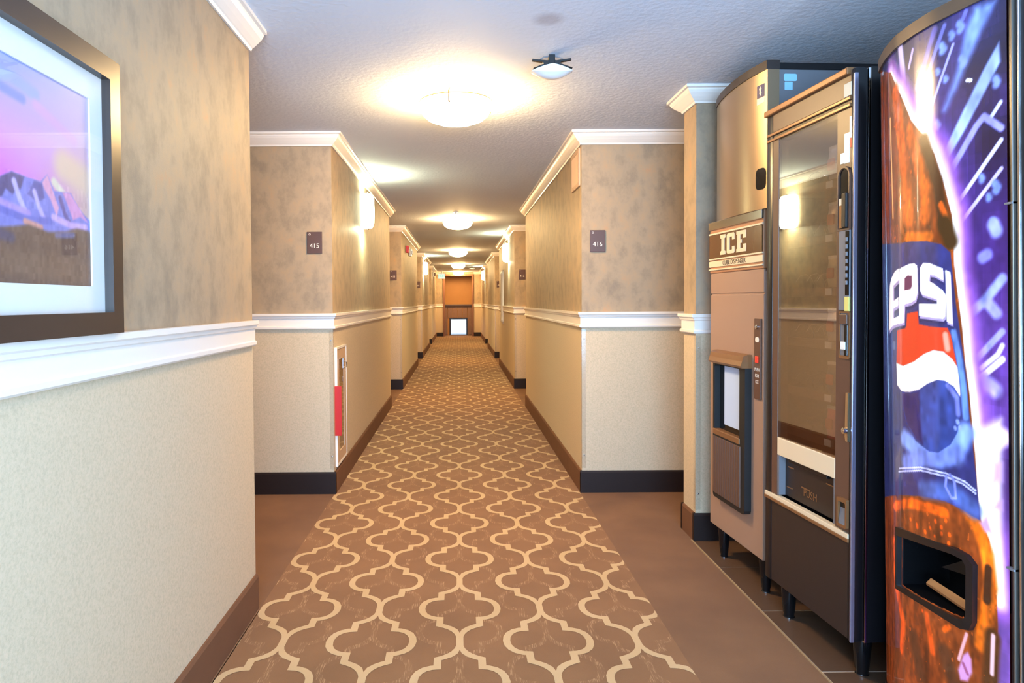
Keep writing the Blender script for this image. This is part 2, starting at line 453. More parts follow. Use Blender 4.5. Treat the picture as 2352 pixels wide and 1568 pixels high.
# patterned runner: ground plane + lattice + woven shadow lattice (three materials of one carpet)
def lattice_strands(x0, z0, hw, keep):
    """one quatrefoil of the trellis as two mirrored strips, centre (x0, z0)"""
    cl = [(0, .2665), (0, .232), (.006, .210), (.019, .186), (.037, .166), (.058, .152), (.0775, .1425), (.0775, .0885),
          (.098, .086), (.121, .075), (.139, .056), (.150, .030), (.1535, 0)]
    cl = cl + [(x, -z) for x, z in cl[-2::-1]]
    P = [Vector(p) for p in cl]; N = []
    for i in range(len(P)):
        ns = []
        if i > 0: t = (P[i] - P[i - 1]).normalized(); ns.append(Vector((-t.y, t.x)))
        if i < len(P) - 1: t = (P[i + 1] - P[i]).normalized(); ns.append(Vector((-t.y, t.x)))
        s = sum(ns, Vector((0, 0)))
        N.append(s / s.length_squared * (2 if len(ns) == 2 else 1))
    for sx in (1, -1):
        vs = []
        for p, n in zip(P, N):
            for q in (p + n * hw, p - n * hw):
                vs.append((x0 + sx * max(q.x, 0), z0 + q.y))
        keep(vs, [(2 * i, 2 * i + 1, 2 * i + 3, 2 * i + 2) for i in range(len(P) - 1)])

rn = MB()
RX0, RX1 = XL, 0.786
rn.add([(RX0, YBACK, 0.0), (RX1, YBACK, 0.0), (RX1, YEND + .9, 0.0), (RX0, YEND + .9, 0.0)], [(0, 1, 2, 3)], 0)
def keep_at(h, mi):
    def k(vs, fs):
        vs2 = [(min(max(x, RX0 + .004), RX1 - .002), y, h) for x, y in vs]
        if min(v[0] for v in vs2) == max(v[0] for v in vs2): return
        rn.add(vs2, fs, mi)
    return k
XC, PX_, PZ_, Z0_ = -0.004, 0.652, 0.533, 2.725
for k in range(-7, 42):
    z = Z0_ + k * PZ_
    if z > YEND + .2: break
    for c, (dx, dz) in enumerate(((0, 0), (-.652, 0), (.652, 0), (-.326, .2665), (.326, .2665), (-.978, .2665), (.978, .2665))):
        lattice_strands(XC + dx, z + dz, .0135, keep_at(0.0012, 1))
        if z < 12 and z > 0: lattice_strands(XC + dx, z + dz - .19, .0125, keep_at(0.0006, 2))
rn.build('carpet_runner', [M['runner'], M['lattice'], M['ghost']], floor, fix=False)

MB().box(TX - .003, TX + .003, YBACK, TY, -.001, .003).build('transition_strip', M['strip'], floor)
# tiles of the vending nook
TS = 0.4465; ty0 = 3.132 + TS
for i in range(3):
    for k in range(14):
        y1 = min(ty0 - k * TS, TY); y0 = ty0 - (k + 1) * TS
        x0 = TX + .004 + i * TS; x1 = min(x0 + TS, 2.16)
        d = RNG.uniform(-.0006, .0006)
        MB().box(x0 + .003, x1 - .003, y0 + .003, y1 - .003, -.0015, .0014 + d, .0004).build('tile', M['tile'], floor)

struct('ceiling', MB().box(-2.4, 2.5, YBACK, 27.2, ZC, ZC + .1), M['ceil'])

# walls
struct('wall_left', MB().box(-2.2, XLW, YBACK, 2.739, -.05, ZC + .05), M['wall'])
for y in BLK:
    y1 = y + SEG if y < 20 else YEND
    struct('wall_left', MB().box(-2.2, XL, y, y1, -.05, ZC + .05), M['wall'])
    struct('wall_right', MB().box(XR, 2.3, y, y1, -.05, ZC + .05), M['wall'])
struct('wall_right', MB().box(1.228, 2.3, 3.497, 3.68, -.05, ZC + .05), M['wall'])           # stub wall beside the ice machine
struct('wall_left', MB().box(-2.3, -2.2, YBACK, 27, -.05, ZC + .05), M['wall'])              # backs of the door alcoves
struct('wall_right', MB().box(2.3, 2.4, 3.4, 27, -.05, ZC + .05), M['wall'])
struct('wall_right', MB().box(2.16, 2.3, YBACK, 3.497, -.05, ZC + .05), M['wall'])           # back of the vending nook
wb = MB()                                                                                    # rear wall of the lobby with its window
for a in ((-2.2, -1.6, -.05, ZC + .05), (2.0, 2.3, -.05, ZC + .05), (-1.6, 2.0, -.05, .35), (-1.6, 2.0, 2.2, ZC + .05)): wb.box(a[0], a[1], YBACK - .1, YBACK, a[2], a[3])
struct('wall_back', wb, M['wall'])
DJ0, DJ1, DT = -0.522, 0.490, 2.215
we = MB()
for a in ((-2.2, DJ0, -.05, ZC + .05), (DJ1, 2.3, -.05, ZC + .05), (DJ0, DJ1, DT, ZC + .05)): we.box(a[0], a[1], YEND, YEND + .15, a[2], a[3])
struct('wall_end', we, M['wall'])

# mouldings
CROWN = [(0, 2.264), (.010, 2.262), (.014, 2.272), (.020, 2.276), (.036, 2.290), (.052, 2.306), (.060, 2.318), (.062, 2.326), (.074, 2.328), (.074, ZC + .01), (0, ZC + .01)]
RAIL = [(-.01, 1.076), (.010, 1.078), (.018, 1.084), (.018, 1.096), (.011, 1.100), (.011, 1.146), (.018, 1.150), (.020, 1.160), (.027, 1.165), (.027, 1.181), (-.01, 1.181)]
BASE = [(-.01, -.02), (.012, -.02), (.012, .132), (.007, .143), (-.01, .143)]
def mould(path, side, bname):
    struct('trim_1', MB().sweep(path, CROWN, side), M['trim'])
    struct('trim_2', MB().sweep(path, RAIL, side), M['trim'])
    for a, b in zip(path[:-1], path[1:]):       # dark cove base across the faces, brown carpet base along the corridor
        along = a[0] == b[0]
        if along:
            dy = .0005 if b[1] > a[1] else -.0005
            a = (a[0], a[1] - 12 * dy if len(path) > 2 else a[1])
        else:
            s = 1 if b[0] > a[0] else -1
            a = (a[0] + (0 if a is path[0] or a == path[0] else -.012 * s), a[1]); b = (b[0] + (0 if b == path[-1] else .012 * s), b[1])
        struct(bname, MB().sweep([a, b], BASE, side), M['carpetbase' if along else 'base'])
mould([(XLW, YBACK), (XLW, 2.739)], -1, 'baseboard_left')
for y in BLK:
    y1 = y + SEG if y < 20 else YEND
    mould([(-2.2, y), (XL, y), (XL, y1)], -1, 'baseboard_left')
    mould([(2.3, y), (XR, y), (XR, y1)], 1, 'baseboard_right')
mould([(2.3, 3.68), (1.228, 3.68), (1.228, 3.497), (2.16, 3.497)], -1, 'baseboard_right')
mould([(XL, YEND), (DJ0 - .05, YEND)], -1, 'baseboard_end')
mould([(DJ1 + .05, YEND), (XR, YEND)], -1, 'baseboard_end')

# clear corner guards with pin heads on the block corners
def guard(wall, x, y, s):                       # s: +1 when the block lies to the right of its corner
    g = MB().box(x - .0015 * s, x + .026 * s, y - .0016, y - .0002, .16, 1.07)
    g.box(x - .0016 * s, x - .0002 * s, y - .0016, y + .026, .16, 1.07)
    g = g.build('corner_guard', M['acrylic'], wall)
    for z in (.245, 1.005): MB().lathe([(.0045, 0), (.004, -.0025), (.001, -.0035)], (x + .014 * s, y - .0016, z), 8, 'y').build('pin_head', M['chrome'], g)
for i, y in enumerate(BLK[:3]):
    guard(bpy.data.objects['wall_left' + '.%03d' % (i + 1)], XL, y, -1)
    guard(bpy.data.objects['wall_right' + ('.%03d' % i if i else '')], XR, y, 1)
guard(bpy.data.objects['wall_right.004'], 1.228, 3.497, 1)

# doorway at the far end, and what shows through it
d1 = struct('door_1', MB().box(DJ0 - .05, DJ0 + .02, YEND - .03, YEND + .17, 0, DT + .05, .005), M['jamb'])
MB().box(DJ1 - .02, DJ1 + .05, YEND - .03, YEND + .17, 0, DT + .05, .005).build('jamb', M['jamb'], d1)
MB().box(DJ0 + .02, DJ1 - .02, YEND - .03, YEND + .17, DT - .02, DT + .05, .005).build('head_jamb', M['jamb'], d1)
YV = 25.4
wv = MB()
for a in ((-2.2, 2.3, 1.15, ZC + .05), (-2.2, -.33, -.05, 1.15), (.30, 2.3, -.05, 1.15), (-.33, .30, .60, 1.15)): wv.box(a[0], a[1], YV + .03, YV + .12, a[2], a[3])
vest = struct('wall_end', wv, M['orangewall'])
MB().box(-.56, .54, YV - .06, YV + .03, 1.085, 1.165, .01).build('ledge_rail', M['darkwood'], vest)
xs = [-.56, -.42, -.235, -.05, .135, .32, .54]
for a, b in zip(xs[:-1], xs[1:]):
    if b <= -.4 or a >= .3: MB().box(a + .006, b - .006, YV, YV + .03, .02, 1.085, .004).build('plank', M['plank'], vest)
    else: MB().box(a + .006, b - .006, YV, YV + .03, .66, 1.085, .004).build('plank', M['plank'], vest)
wn = MB()
wn.ring([(-.35, .0), (.32, .0), (.32, .655), (-.35, .655)], [(-.305, .03), (.275, .03), (.275, .605), (-.305, .605)], lambda a, b, d: (a, d, b), YV - .02, YV + .05)
win = struct('window_1', wn, M['navyframe'], 'low bright glass door with a dark blue frame at the far end')
MB().box(-.305, .275, YV + .02, YV + .026, .03, .605).build('pane', M['doorglass'], win)
MB().box(-2.2, 2.3, YEND + .9, 27, -.02, .0).build('landing', M['white'], floor)

# =================================================================== small fixtures on walls and ceiling
def plaque(x, y, z, num, label):
    t = thing('room_number_plaque', (x, y, z), label, 'sign', 'room number plaques beside the door alcoves')
    MB().box(x - .049, x + .049, y - .008, y - .0005, z - .07, z + .07, .0015).build('backing_plate', M['plaque'], t)
    text('room_number', num, .042, (x, y - .0086, z - .022), TO_CAM, M['ivory'], t)
    MB().ring(rrect(x - .037, x - .025, z + .047, z + .059, .004, 2), rrect(x - .035, x - .027, z + .049, z + .057, .002, 2), lambda a, b, d: (a, d, b), y - .0088, y - .008).build('emblem', M['ivory'], t)
    return t
plaque(-.934, BLK[0], 1.641, '415', 'brown plaque reading 415 on the near left wall face')
plaque(.9025, BLK[0], 1.641, '416', 'brown plaque reading 416 on the near right wall face')
plaque(-.938, BLK[1], 1.641, '411', 'small brown plaque reading 411 on the second left wall face')
plaque(.9105, BLK[1], 1.641, '412', 'small brown plaque reading 412 on the second right wall face')
plaque(-.905, BLK[2], 1.641, '407', 'tiny brown plaque on the third left wall face, under the distant left sconce')
plaque(.890, BLK[2], 1.641, '408', 'tiny brown plaque on the third right wall face, left of the tall white strip')

def ceiling_lamp(x, y, label):
    t = thing('ceiling_lamp', (x, y, ZC), label, 'ceiling light', 'round flush-mount lamps down the corridor')
    MB().lathe([(.165, 0), (.165, -.018), (.15, -.024)], (x, y, ZC), 32).build('canopy', M['trim'], t, True)
    MB().lathe([(.176, -.030), (.186, -.036), (.192, -.05), (.190, -.066), (.176, -.092), (.150, -.114), (.110, -.130), (.06, -.139), (.01, -.142)], (x, y, ZC), 40).build('glass_bowl', M['lamp'], t, True)
    tr = MB()
    n = 40
    tr.tube([(x + .194 * math.cos(2 * math.pi * k / n), y + .194 * math.sin(2 * math.pi * k / n), ZC - .030) for k in range(n + 1)], .0035, 6)
    tr.build('metal_ring', M['gold'], t, True)
    for a in (20, 140, 260):
        c, s = math.cos(math.radians(a)), math.sin(math.radians(a))
        MB().tube([(x + .170 * c, y + .170 * s, ZC - .002), (x + .199 * c, y + .199 * s, ZC - .022), (x + .199 * c, y + .199 * s, ZC - .062), (x + .186 * c, y + .186 * s, ZC - .078)], .005, 6).build('bracket', M['gold'], t, True)
LY = [3.63, 8.87, 14.2, 19.35, 24.1]
LN_ = ['large lit round ceiling lamp nearest the camera, above the carpet', 'lit round ceiling lamp second from the camera, past the first wall sconce',
       'lit round ceiling lamp third from the camera', 'small lit ceiling lamp fourth from the camera, near the dark far sensor', 'farthest lit ceiling lamp, hanging in front of the end doorway']
for y, l in zip(LY, LN_): ceiling_lamp(-.010, y, l)

def sconce(side, y, z, label):
    xw = XL if side < 0 else XR
    s = -side                                   # direction away from the wall
    t = thing('wall_sconce', (xw, y, z), label, 'wall light', 'lit wall sconces alternating along the corridor')
    MB().box(xw, xw + s * .016, y - .085, y + .085, z - .11, z + .11, .004).build('back_plate', M['trim'], t)
    b = MB(); n = 14; vs = []
    prof = [(-.145, .55), (-.14, .8), (-.10, .97), (0, 1.0), (.10, .97), (.14, .8), (.145, .55)]
    for h, k in prof:
        for i in range(n + 1):
            a = math.pi * i / n
            vs.append((xw + s * (.014 + .092 * k * math.sin(a)), y + .115 * k * math.cos(a), z + h))
    m = n + 1
    fs = [(i * m + j, i * m + j + 1, (i + 1) * m + j + 1, (i + 1) * m + j) for i in range(len(prof) - 1) for j in range(n)]
    fs += [(i * m, (i + 1) * m, (i + 1) * m + n, i * m + n) for i in range(len(prof) - 1)]
    b.add(vs, fs)
    b.add([vs[i] for i in range(m)] + [vs[(len(prof) - 1) * m + i] for i in range(m)], [tuple(range(m)), tuple(range(m, 2 * m))[::-1]], 1)
    b.build('glass_shade', [M['sconce'], M['sconce_end']], t, True)
    for h in (-.148, .148):
        MB().lathe([(.004, -.012), (.012, -.006), (.012, .006), (.004, .012)], (xw + s * .05, y, z + h), 10).build('finial', M['chrome'], t, True)
sconce(-1, 5.78, 2.03, 'large lit sconce on the near left wall above the red fire cabinet')
sconce(1, 10.77, 2.03, 'lit sconce on the right wall, above the tall white strip')
sconce(-1, 15.85, 2.04, 'lit sconce farther along the left wall')
sconce(1, 20.7, 2.06, 'small lit sconce at the far right end of the corridor')

def sensor(x, y, k, label):
    t = thing('ceiling_motion_sensor', (x, y, ZC), label, 'sensor', 'motion sensors hanging from the ceiling')
    MB().box(x - .014, x + .014, y - .012, y + .02, ZC - .052, ZC, .002).build('stem', M['matte_black'], t)
    fn = lambda a, b, d: (x + a, d, ZC + b)
    MB().prism([(-.088, -.026), (-.086, -.019), (-.02, -.026), (0, -.022), (.02, -.026), (.084, -.017), (.086, -.024), (.04, -.032), (.034, -.048), (-.034, -.048), (-.04, -.033)], fn, y - .010, y + .006).build('bracket', M['matte_black'], t)
    for s in (-1, 1):
        MB().tube([(x + s * .014, y, ZC - .006), (x + s * .035, y, ZC - .009), (x + s * .056, y, ZC - .022)], .0025, 6).build('wire', M['slate'], t, True)
    MB().prism([(-.084, -.066), (-.03, -.046), (.03, -.046), (.088, -.066), (.03, -.058), (0, -.052), (-.03, -.058)], fn, y - .034, y + .04).build('hood', M['matte_black'], t)
    # lens: a shallow boat-shaped bowl under the hood
    vs = []; nx, ny = 16, 8
    for i in range(nx + 1):
        u = -1 + 2 * i / nx
        for j in range(ny + 1):
            w = -1 + 2 * j / ny
            vs.append((x + .0915 * u, y + .045 * w * math.sqrt(max(0, 1 - u * u * .9)), ZC - .072 - .034 * (1 - u * u) * (1 - .55 * w * w)))
    top = [(x + .0915 * (-1 + 2 * i / nx), y + .045 * w * math.sqrt(max(0, 1 - .9 * (-1 + 2 * i / nx) ** 2)), ZC - .072 + .022 * (1 - abs(-1 + 2 * i / nx)) ) for i in range(nx + 1) for w in [(-1 + 2 * j / ny) for j in range(ny + 1)]]
    m = ny + 1; N0 = len(vs); fs = []
    for i in range(nx):
        for j in range(ny):
            fs.append((i * m + j, i * m + j + 1, (i + 1) * m + j + 1, (i + 1) * m + j))
            fs.append((N0 + i * m + j, N0 + (i + 1) * m + j, N0 + (i + 1) * m + j + 1, N0 + i * m + j + 1))
        for j in (0, ny):
            fs.append((i * m + j, (i + 1) * m + j, N0 + (i + 1) * m + j, N0 + i * m + j))
    MB().add(vs + top, fs).build('lens', M['sensor'], t, True)
sensor(.418, 3.02, 1, 'white lens motion sensor on a black bracket, hanging near the first ceiling lamp')
sensor(.405, 20.6, 1, 'tiny dark motion sensor at the far end of the ceiling')

t = thing('ceiling_sprinkler', (-.03, 8.2, ZC), 'tiny white ceiling sprinkler just before the second ceiling lamp', 'sprinkler')
MB().lathe([(.035, 0), (.034, -.006), (.012, -.008), (.010, -.024)], (-.03, 8.2, ZC), 16).build('rosette', M['white'], t, True)
MB().lathe([(.022, -.030), (.022, -.027), (.004, -.024)], (-.03, 8.2, ZC), 12).build('deflector', M['chrome'], t, True)

t = thing('air_vent', (XR, 4.58, 2.13), 'tan louvred air vent high on the near right corridor wall', 'vent')
fy = lambda a, b, d: (d, a, b)
MB().ring(rrect(4.435, 4.725, 2.005, 2.255, .006, 1), rrect(4.462, 4.698, 2.032, 2.228, .004, 1), fy, XR - .012, XR - .0005).build('frame', M['ventpaint'], t)
MB().box(XR - .004, XR - .001, 4.46, 4.70, 2.03, 2.23).build('duct_opening', M['ventdark'], t)
for k in range(9):
    yy = 4.474 + k * .0265
    MB().prism([(XR - .011, yy + .008), (XR - .0095, yy + .0095), (XR - .003, yy), (XR - .0045, yy - .0015)], lambda a, b, d: (a, b, d), 2.03, 2.23).build('louvre', M['ventpaint'], t)

# fire extinguisher cabinet in the near left wall
t = thing('fire_extinguisher_cabinet', (XL, 4.64, .56), 'white framed fire extinguisher cabinet with red side sign, low on the left wall', 'cabinet')
fy = lambda a, b, d: (d, a, b)
MB().ring([(4.445, .165), (4.825, .165), (4.825, .955), (4.445, .955)], [(4.459, .179), (4.811, .179), (4.811, .941), (4.459, .941)], fy, XL, XL + .016).build('frame', M['trim'], t)
MB().box(XL + .0005, XL + .004, 4.460, 4.810, .180, .940).build('back_panel', M['brown'], t)
dr = MB().ring([(4.462, .182), (4.808, .182), (4.808, .938), (4.462, .938)], [(4.535, .25), (4.735, .25), (4.735, .87), (4.535, .87)], fy, XL + .004, XL + .013).build('door', M['ventpaint'], t)
MB().box(XL + .006, XL + .009, 4.535, 4.735, .25, .87).build('pane', M['panebrown'], dr)
h = MB().box(XL + .018, XL + .034, 4.60, 4.625, .80, .875, .004); h.tube([(XL + .034, 4.612, .85), (XL + .052, 4.612, .845), (XL + .052, 4.612, .815), (XL + .034, 4.612, .808)], .005, 8)
h.build('handle', M['chrome'], t)
MB().box(XL + .018, XL + .026, 4.60, 4.62, .715, .745, .002).build('latch', M['chrome'], t)
sg = MB().box(XL, XL + .044, 4.434, 4.4445, .372, .700, .002).build('warning_sign', M['red'], t)
tag(sg, 'red projecting sign strip')

t = thing('fire_alarm_horn', (XL, 10.6, 2.08), 'small red fire alarm horn high on the second left wall', 'alarm')
MB().box(XL, XL + .046, 10.54, 10.66, 2.025, 2.135, .006).build('housing', M['red'], t)
for k in range(4): MB().box(XL + .046, XL + .049, 10.56, 10.64, 2.045 + k * .02, 2.055 + k * .02).build('grille_slat', M['red'], t)
t = thing('alarm_strobe', (XL, 11.35, 2.08), 'small white alarm strobe beside the red horn on the second left wall', 'alarm')
MB().box(XL, XL + .034, 11.27, 11.43, 2.02, 2.15, .006).build('housing', M['white'], t)
MB().box(XL + .034, XL + .058, 11.31, 11.39, 2.05, 2.12, .012).build('lens', M['sensor'], t)
t = thing('alarm_strobe', (XL, 21.4, 2.13), 'tiny white alarm strobe with a dark end beside the exit sign', 'alarm')
MB().box(XL, XL + .05, 21.3, 21.5, 2.05, 2.21, .006).build('housing', M['white'], t)
MB().box(XL + .05, XL + .09, 21.35, 21.45, 2.08, 2.18, .01).build('lens', M['plaque'], t)

t = thing('exit_sign', (-.583, 23.0, 2.13), 'pale lit exit sign with green letters hanging near the far doorway', 'sign')
MB().box(-.71, -.455, 22.98, 23.02, 2.04, 2.225, .006).build('housing', M['white'], t)
MB().box(-.70, -.465, 22.976, 22.981, 2.05, 2.215, .001).build('lit_face', M['exit'], t)
text('letters', 'EXIT', .12, (-.583, 22.974, 2.132), TO_CAM, M['exitgreen'], t, .0008)
MB().box(-.60, -.566, 22.985, 23.015, 2.225, ZC, .003).build('canopy_stem', M['white'], t)

# tall slim cover strip on the right wall of the second block
t = thing('wall_cover_strip', (XR, 12.1, 1.33), 'tall slim white wall strip with rounded caps on the right wall, crossing the rail', 'cover strip')
n = 10
pr = [(12.1 + .10 * math.cos(math.pi * k / n), XR - .052 * math.sin(math.pi * k / n)) for k in range(n + 1)]
MB().prism(pr, lambda a, b, d: (b, a, d), .93, 1.74).build('half_round_cover', M['trim'], t, True)
for z0, z1, nm in ((.86, .93, 'bottom_cap'), (1.74, 1.82, 'top_cap')):
    c = MB(); lv = []
    for q in range(5):
        f = q / 4; e = math.sqrt(max(.06, 1 - (1 - f) ** 2)) if nm == 'bottom_cap' else math.sqrt(max(.06, 1 - f ** 2))
        lv += [(XR - (XR - b) * 1.08 * e, 12.1 + (a - 12.1) * 1.08 * e, z0 + (z1 - z0) * f) for a, b in pr]
    m = n + 1
    fs = [(i * m + j, i * m + (j + 1) % m, (i + 1) * m + (j + 1) % m, (i + 1) * m + j) for i in range(4) for j in range(m)] + [tuple(range(m))[::-1], tuple(4 * m + j for j in range(m))]
    c.add(lv, fs).build(nm, M['white'], t, True)

# framed mountain picture on the left wall
t = thing('framed_picture', (XLW, 1.1, 1.5), 'dark framed mountain photograph at sunset with a white mat, on the left wall', 'picture')
FX = -.800
PY0, PY1, PZ0, PZ1 = .58, 1.612, 1.182, 1.816
MB().ring([(PY0, PZ0), (PY1, PZ0), (PY1, PZ1), (PY0, PZ1)], [(PY0 + .045, PZ0 + .049), (PY1 - .045, PZ0 + .049), (PY1 - .045, PZ1 - .049), (PY0 + .045, PZ1 - .049)], fy, XLW, FX).build('frame', M['wood_frame'], t)
AY0, AY1, AZ0, AZ1 = .70, 1.516, 1.290, 1.708
MB().ring([(PY0 + .04, PZ0 + .044), (PY1 - .04, PZ0 + .044), (PY1 - .04, PZ1 - .044), (PY0 + .04, PZ1 - .044)], [(AY0, AZ0), (AY1, AZ0), (AY1, AZ1), (AY0, AZ1)], fy, XLW + .014, XLW + .018).build('mat_board', M['matboard'], t)
MB().box(FX - .012, FX - .010, PY0 + .043, PY1 - .043, PZ0 + .047, PZ1 - .047).build('glazing', M['clear'], t)
na, nb = 330, 170
ys = np.linspace(AY0 - .003, AY1 + .003, na); zs = np.linspace(AZ0 - .003, AZ1 + .003, nb)
X_, Y_ = np.meshgrid(ys * 1000, zs * 1000)
img = np.zeros((nb, na, 3))
tz = np.clip((Y_ - 1430) / 280, 0, 1)[..., None]; ty = np.clip((X_ - 1150) / 370, 0, 1)[..., None]
top = np.array([132, 160, 226.]) * (1 - ty) + np.array([190, 176, 214.]) * ty
low = np.array([232, 60, 232.]) * (1 - ty) ** 1.2 + np.array([206, 176, 158.]) * (1 - (1 - ty) ** 1.2)
mid = np.array([224, 150, 245.]) * (1 - ty) + np.array([206, 172, 190.]) * ty
w1 = np.clip(1 - tz * 2, 0, 1); w3 = np.clip(tz * 2 - 1, 0, 1); w2 = 1 - w1 - w3
img[:] = low * w1 + mid * w2 + top * w3
MTN = [
 ('L', (150, 165, 225), 10, 16, [(1180, 1665), (1260, 1672), (1330, 1660)]), ('L', (120, 140, 215), 6, 12, [(1180, 1650), (1290, 1640)]),
 ('L', (206, 160, 232), 8, 14, [(1330, 1640), (1460, 1600)]), ('L', (222, 190, 170), 24, 40, [(1420, 1540), (1510, 1520)]),
 ('L', (226, 214, 190), 8, 10, [(1385, 1500), (1420, 1478)]),
 ('P', (128, 132, 206), 2, [(700, 1400), (820, 1470), (930, 1430), (1040, 1480), (1120, 1430), (1183, 1444), (1204, 1450), (1223, 1482), (1254, 1497), (1297, 1494), (1340, 1493), (1363, 1512), (1385, 1482), (1413, 1484), (1444, 1487), (1474, 1460), (1495, 1446), (1530, 1432), (1530, 1380), (700, 1360)]),
 ('P', (74, 76, 130), 3, [(1223, 1482), (1254, 1496), (1290, 1493), (1280, 1470), (1255, 1455), (1236, 1462), (1225, 1445), (1200, 1440)]),
 ('P', (88, 92, 160), 3, [(1320, 1492), (1345, 1490), (1352, 1462), (1330, 1450), (1300, 1462)]),
 ('P', (226, 160, 190), 3, [(1345, 1492), (1363, 1511), (1378, 1485), (1400, 1450), (1392, 1430), (1372, 1462), (1352, 1480)]),
 ('P', (216, 150, 198), 3, [(1413, 1484), (1440, 1486), (1474, 1460), (1510, 1430), (1478, 1440), (1450, 1430), (1430, 1462)]),
 ('L', (196, 180, 238), 7, 6, [(1260, 1480), (1275, 1450), (1290, 1430)]), ('L', (200, 180, 240), 6, 6, [(1320, 1470), (1335, 1440), (1350, 1420)]),
 ('L', (92, 84, 150), 6, 6, [(1405, 1470), (1420, 1440), (1440, 1420)]), ('L', (180, 150, 226), 9, 8, [(1190, 1440), (1240, 1432), (1300, 1424)]),
 ('L', (104, 110, 190), 7, 7, [(1210, 1425), (1290, 1414), (1370, 1418)]), ('L', (206, 170, 226), 7, 7, [(1380, 1428), (1440, 1418), (1500, 1420)]),
 ('L', (214, 150, 140), 5, 7, [(1290, 1409), (1340, 1402)]),
 ('P', (106, 84, 76), 5, [(700, 1390), (1000, 1380), (1181, 1384), (1257, 1396), (1300, 1404), (1363, 1396), (1420, 1402), (1465, 1414), (1530, 1412), (1530, 1270), (700, 1270)]),
 ('L', (84, 80, 104), 8, 12, [(1185, 1384), (1250, 1374)]), ('L', (120, 116, 150), 4, 8, [(1390, 1392), (1450, 1398)]), ('L', (122, 96, 82), 20, 30, [(1200, 1330), (1500, 1320)]),
]
paint(img, X_, Y_, MTN)
nz = np.kron(RNG.normal(0, 5, (nb // 5 + 1, na // 3 + 1)), np.ones((5, 3)))[:nb, :na, None]
img += nz * ((Y_ < 1500)[..., None] * .9)
vs = [(XLW + .0135, y, z) for z in zs for y in ys]
fs = [(j * na + i, j * na + i + 1, (j + 1) * na + i + 1, (j + 1) * na + i) for j in range(nb - 1) for i in range(na - 1)]
o = MB().add(vs, fs).build('mountain_print', M['photo'], t, fix=False); colour_mesh(o, img)

# =================================================================== ice machine
V = 1.245
fx = lambda a, b, d: (d, a, b)                 # (y, z) outlines extruded along x
YAW = math.radians(3.3)                        # both machines stand turned a little towards the lobby
t = thing('ice_machine', (V, 3.338, 0), 'tall beige ice dispenser with a stainless top and ICE sign, beside the stub wall', 'ice machine')
IY0, IY1 = 2.752, 3.338
MB().box(V + .004, 1.98, IY0, IY1, .15, 1.375, .006).build('lower_cabinet', M['beige'], t)
MB().box(V, V + .012, IY0 + .002, IY1 - .002, .15, 1.277, .004).build('front_panel', M['beige'], t)
MB().box(V, V + .012, IY0 + .002, IY1 - .002, 1.283, 1.383, .004).build('upper_front_panel', M['beige'], t)
# sign header
hd = MB().box(V - .004, V + .40, IY0, IY1, 1.383, 1.63, .004).build('sign_header', M['copper'], t)
sf = MB().prism(rrect(IY0 + .006, IY1 - .004, 1.452, 1.566, .006, 2), fx, V - .008, V - .003).build('sign_face', M['sign'], hd)
MB().box(V - .012, V - .003, IY0, IY1, 1.592, 1.63, .002).build('top_strip', M['chrome'], hd)
MB().box(V - .010, V - .003, IY0, IY1, 1.567, 1.575, .001).build('cream_line', M['cream'], hd)
MB().box(V - .010, V - .003, IY0, IY1, 1.446, 1.453, .001).build('cream_line', M['cream'], hd)
MB().box(V - .008, V - .003, IY0, IY1, 1.412, 1.440, .001).build('cream_band', M['cream'], hd)
MB().box(V - .010, V - .003, IY0, IY1, 1.396, 1.403, .001).build('cream_line', M['cream'], hd)
def glyph(poly, y0, z0, w, h):                # poly in 0..1, x to the right as seen from the corridor
    return [(y0 - a * w, z0 + b * h) for a, b in poly]
GI = [(0, 0), (1, 0), (1, .16), (.78, .2), (.78, .8), (1, .84), (1, 1), (0, 1), (0, .84), (.22, .8), (.22, .2), (0, .16)]
GC = [(.12, 0), (.9, 0), (1, .08), (1, .34), (.7, .34), (.7, .18), (.36, .18), (.36, .82), (.7, .82), (.7, .66), (1, .66), (1, .92), (.9, 1), (.12, 1), (0, .92), (0, .08)]
GE = [(0, 0), (1, 0), (1, .36), (.74, .36), (.74, .17), (.4, .17), (.4, .42), (.56, .42), (.56, .58), (.4, .58), (.4, .83), (.74, .83), (.74, .64), (1, .64), (1, 1), (0, 1), (0, .85), (.1, .82), (.1, .18), (0, .15)]
lt = MB()
for g, ya, w in ((GI, 3.195, .058), (GC, 3.120, .086), (GE, 3.012, .098)):
    lt.prism(glyph(g, ya, 1.466, w, .094), fx, V - .0098, V - .008)
lt.build('lettering_ice', M['cream'], hd, fix=False)
text('lettering_cube_dispenser', 'CUBE DISPENSER', .030, (V - .0085, 3.043, 1.4265), TO_LEFT, M['kick'], hd, .0005, sx=1.12)
# bowed stainless upper
def un_yaw(p, pivot, sy):                       # where a floor-plan point falls before the machine is turned
    dx, dy = p[0] - pivot[0], p[1] - pivot[1]; c, q = math.cos(YAW), math.sin(YAW)
    return (pivot[0] + dx * c + dy * q, pivot[1] + (-dx * q + dy * c) / sy)
_bow = [un_yaw(p, (V, 3.338), .887) for p in [(1.292, 3.352), (1.278, 3.349), (1.268, 3.31), (1.2535, 3.236), (1.2445, 3.15), (1.241, 3.064), (1.2425, 2.985), (1.249, 2.91), (1.261, 2.84), (1.2715, 2.79)]]
bowx = lambda y: float(np.interp(y, [p[1] for p in _bow[::-1]], [p[0] for p in _bow[::-1]]))
IPR = [(1.985, _bow[0][1]), (1.292, _bow[0][1])] + _bow[1:]
IB0, IB1 = _bow[-1][1], _bow[0][1]
door_pr = IPR[2:] + [(1.290, IB0), (1.290, IB1)]
up = MB().prism([(b, a) for a, b in door_pr], lambda a, b, d: (b, a, d), 1.63, 2.20).build('stainless_door', M['steel'], t, True)
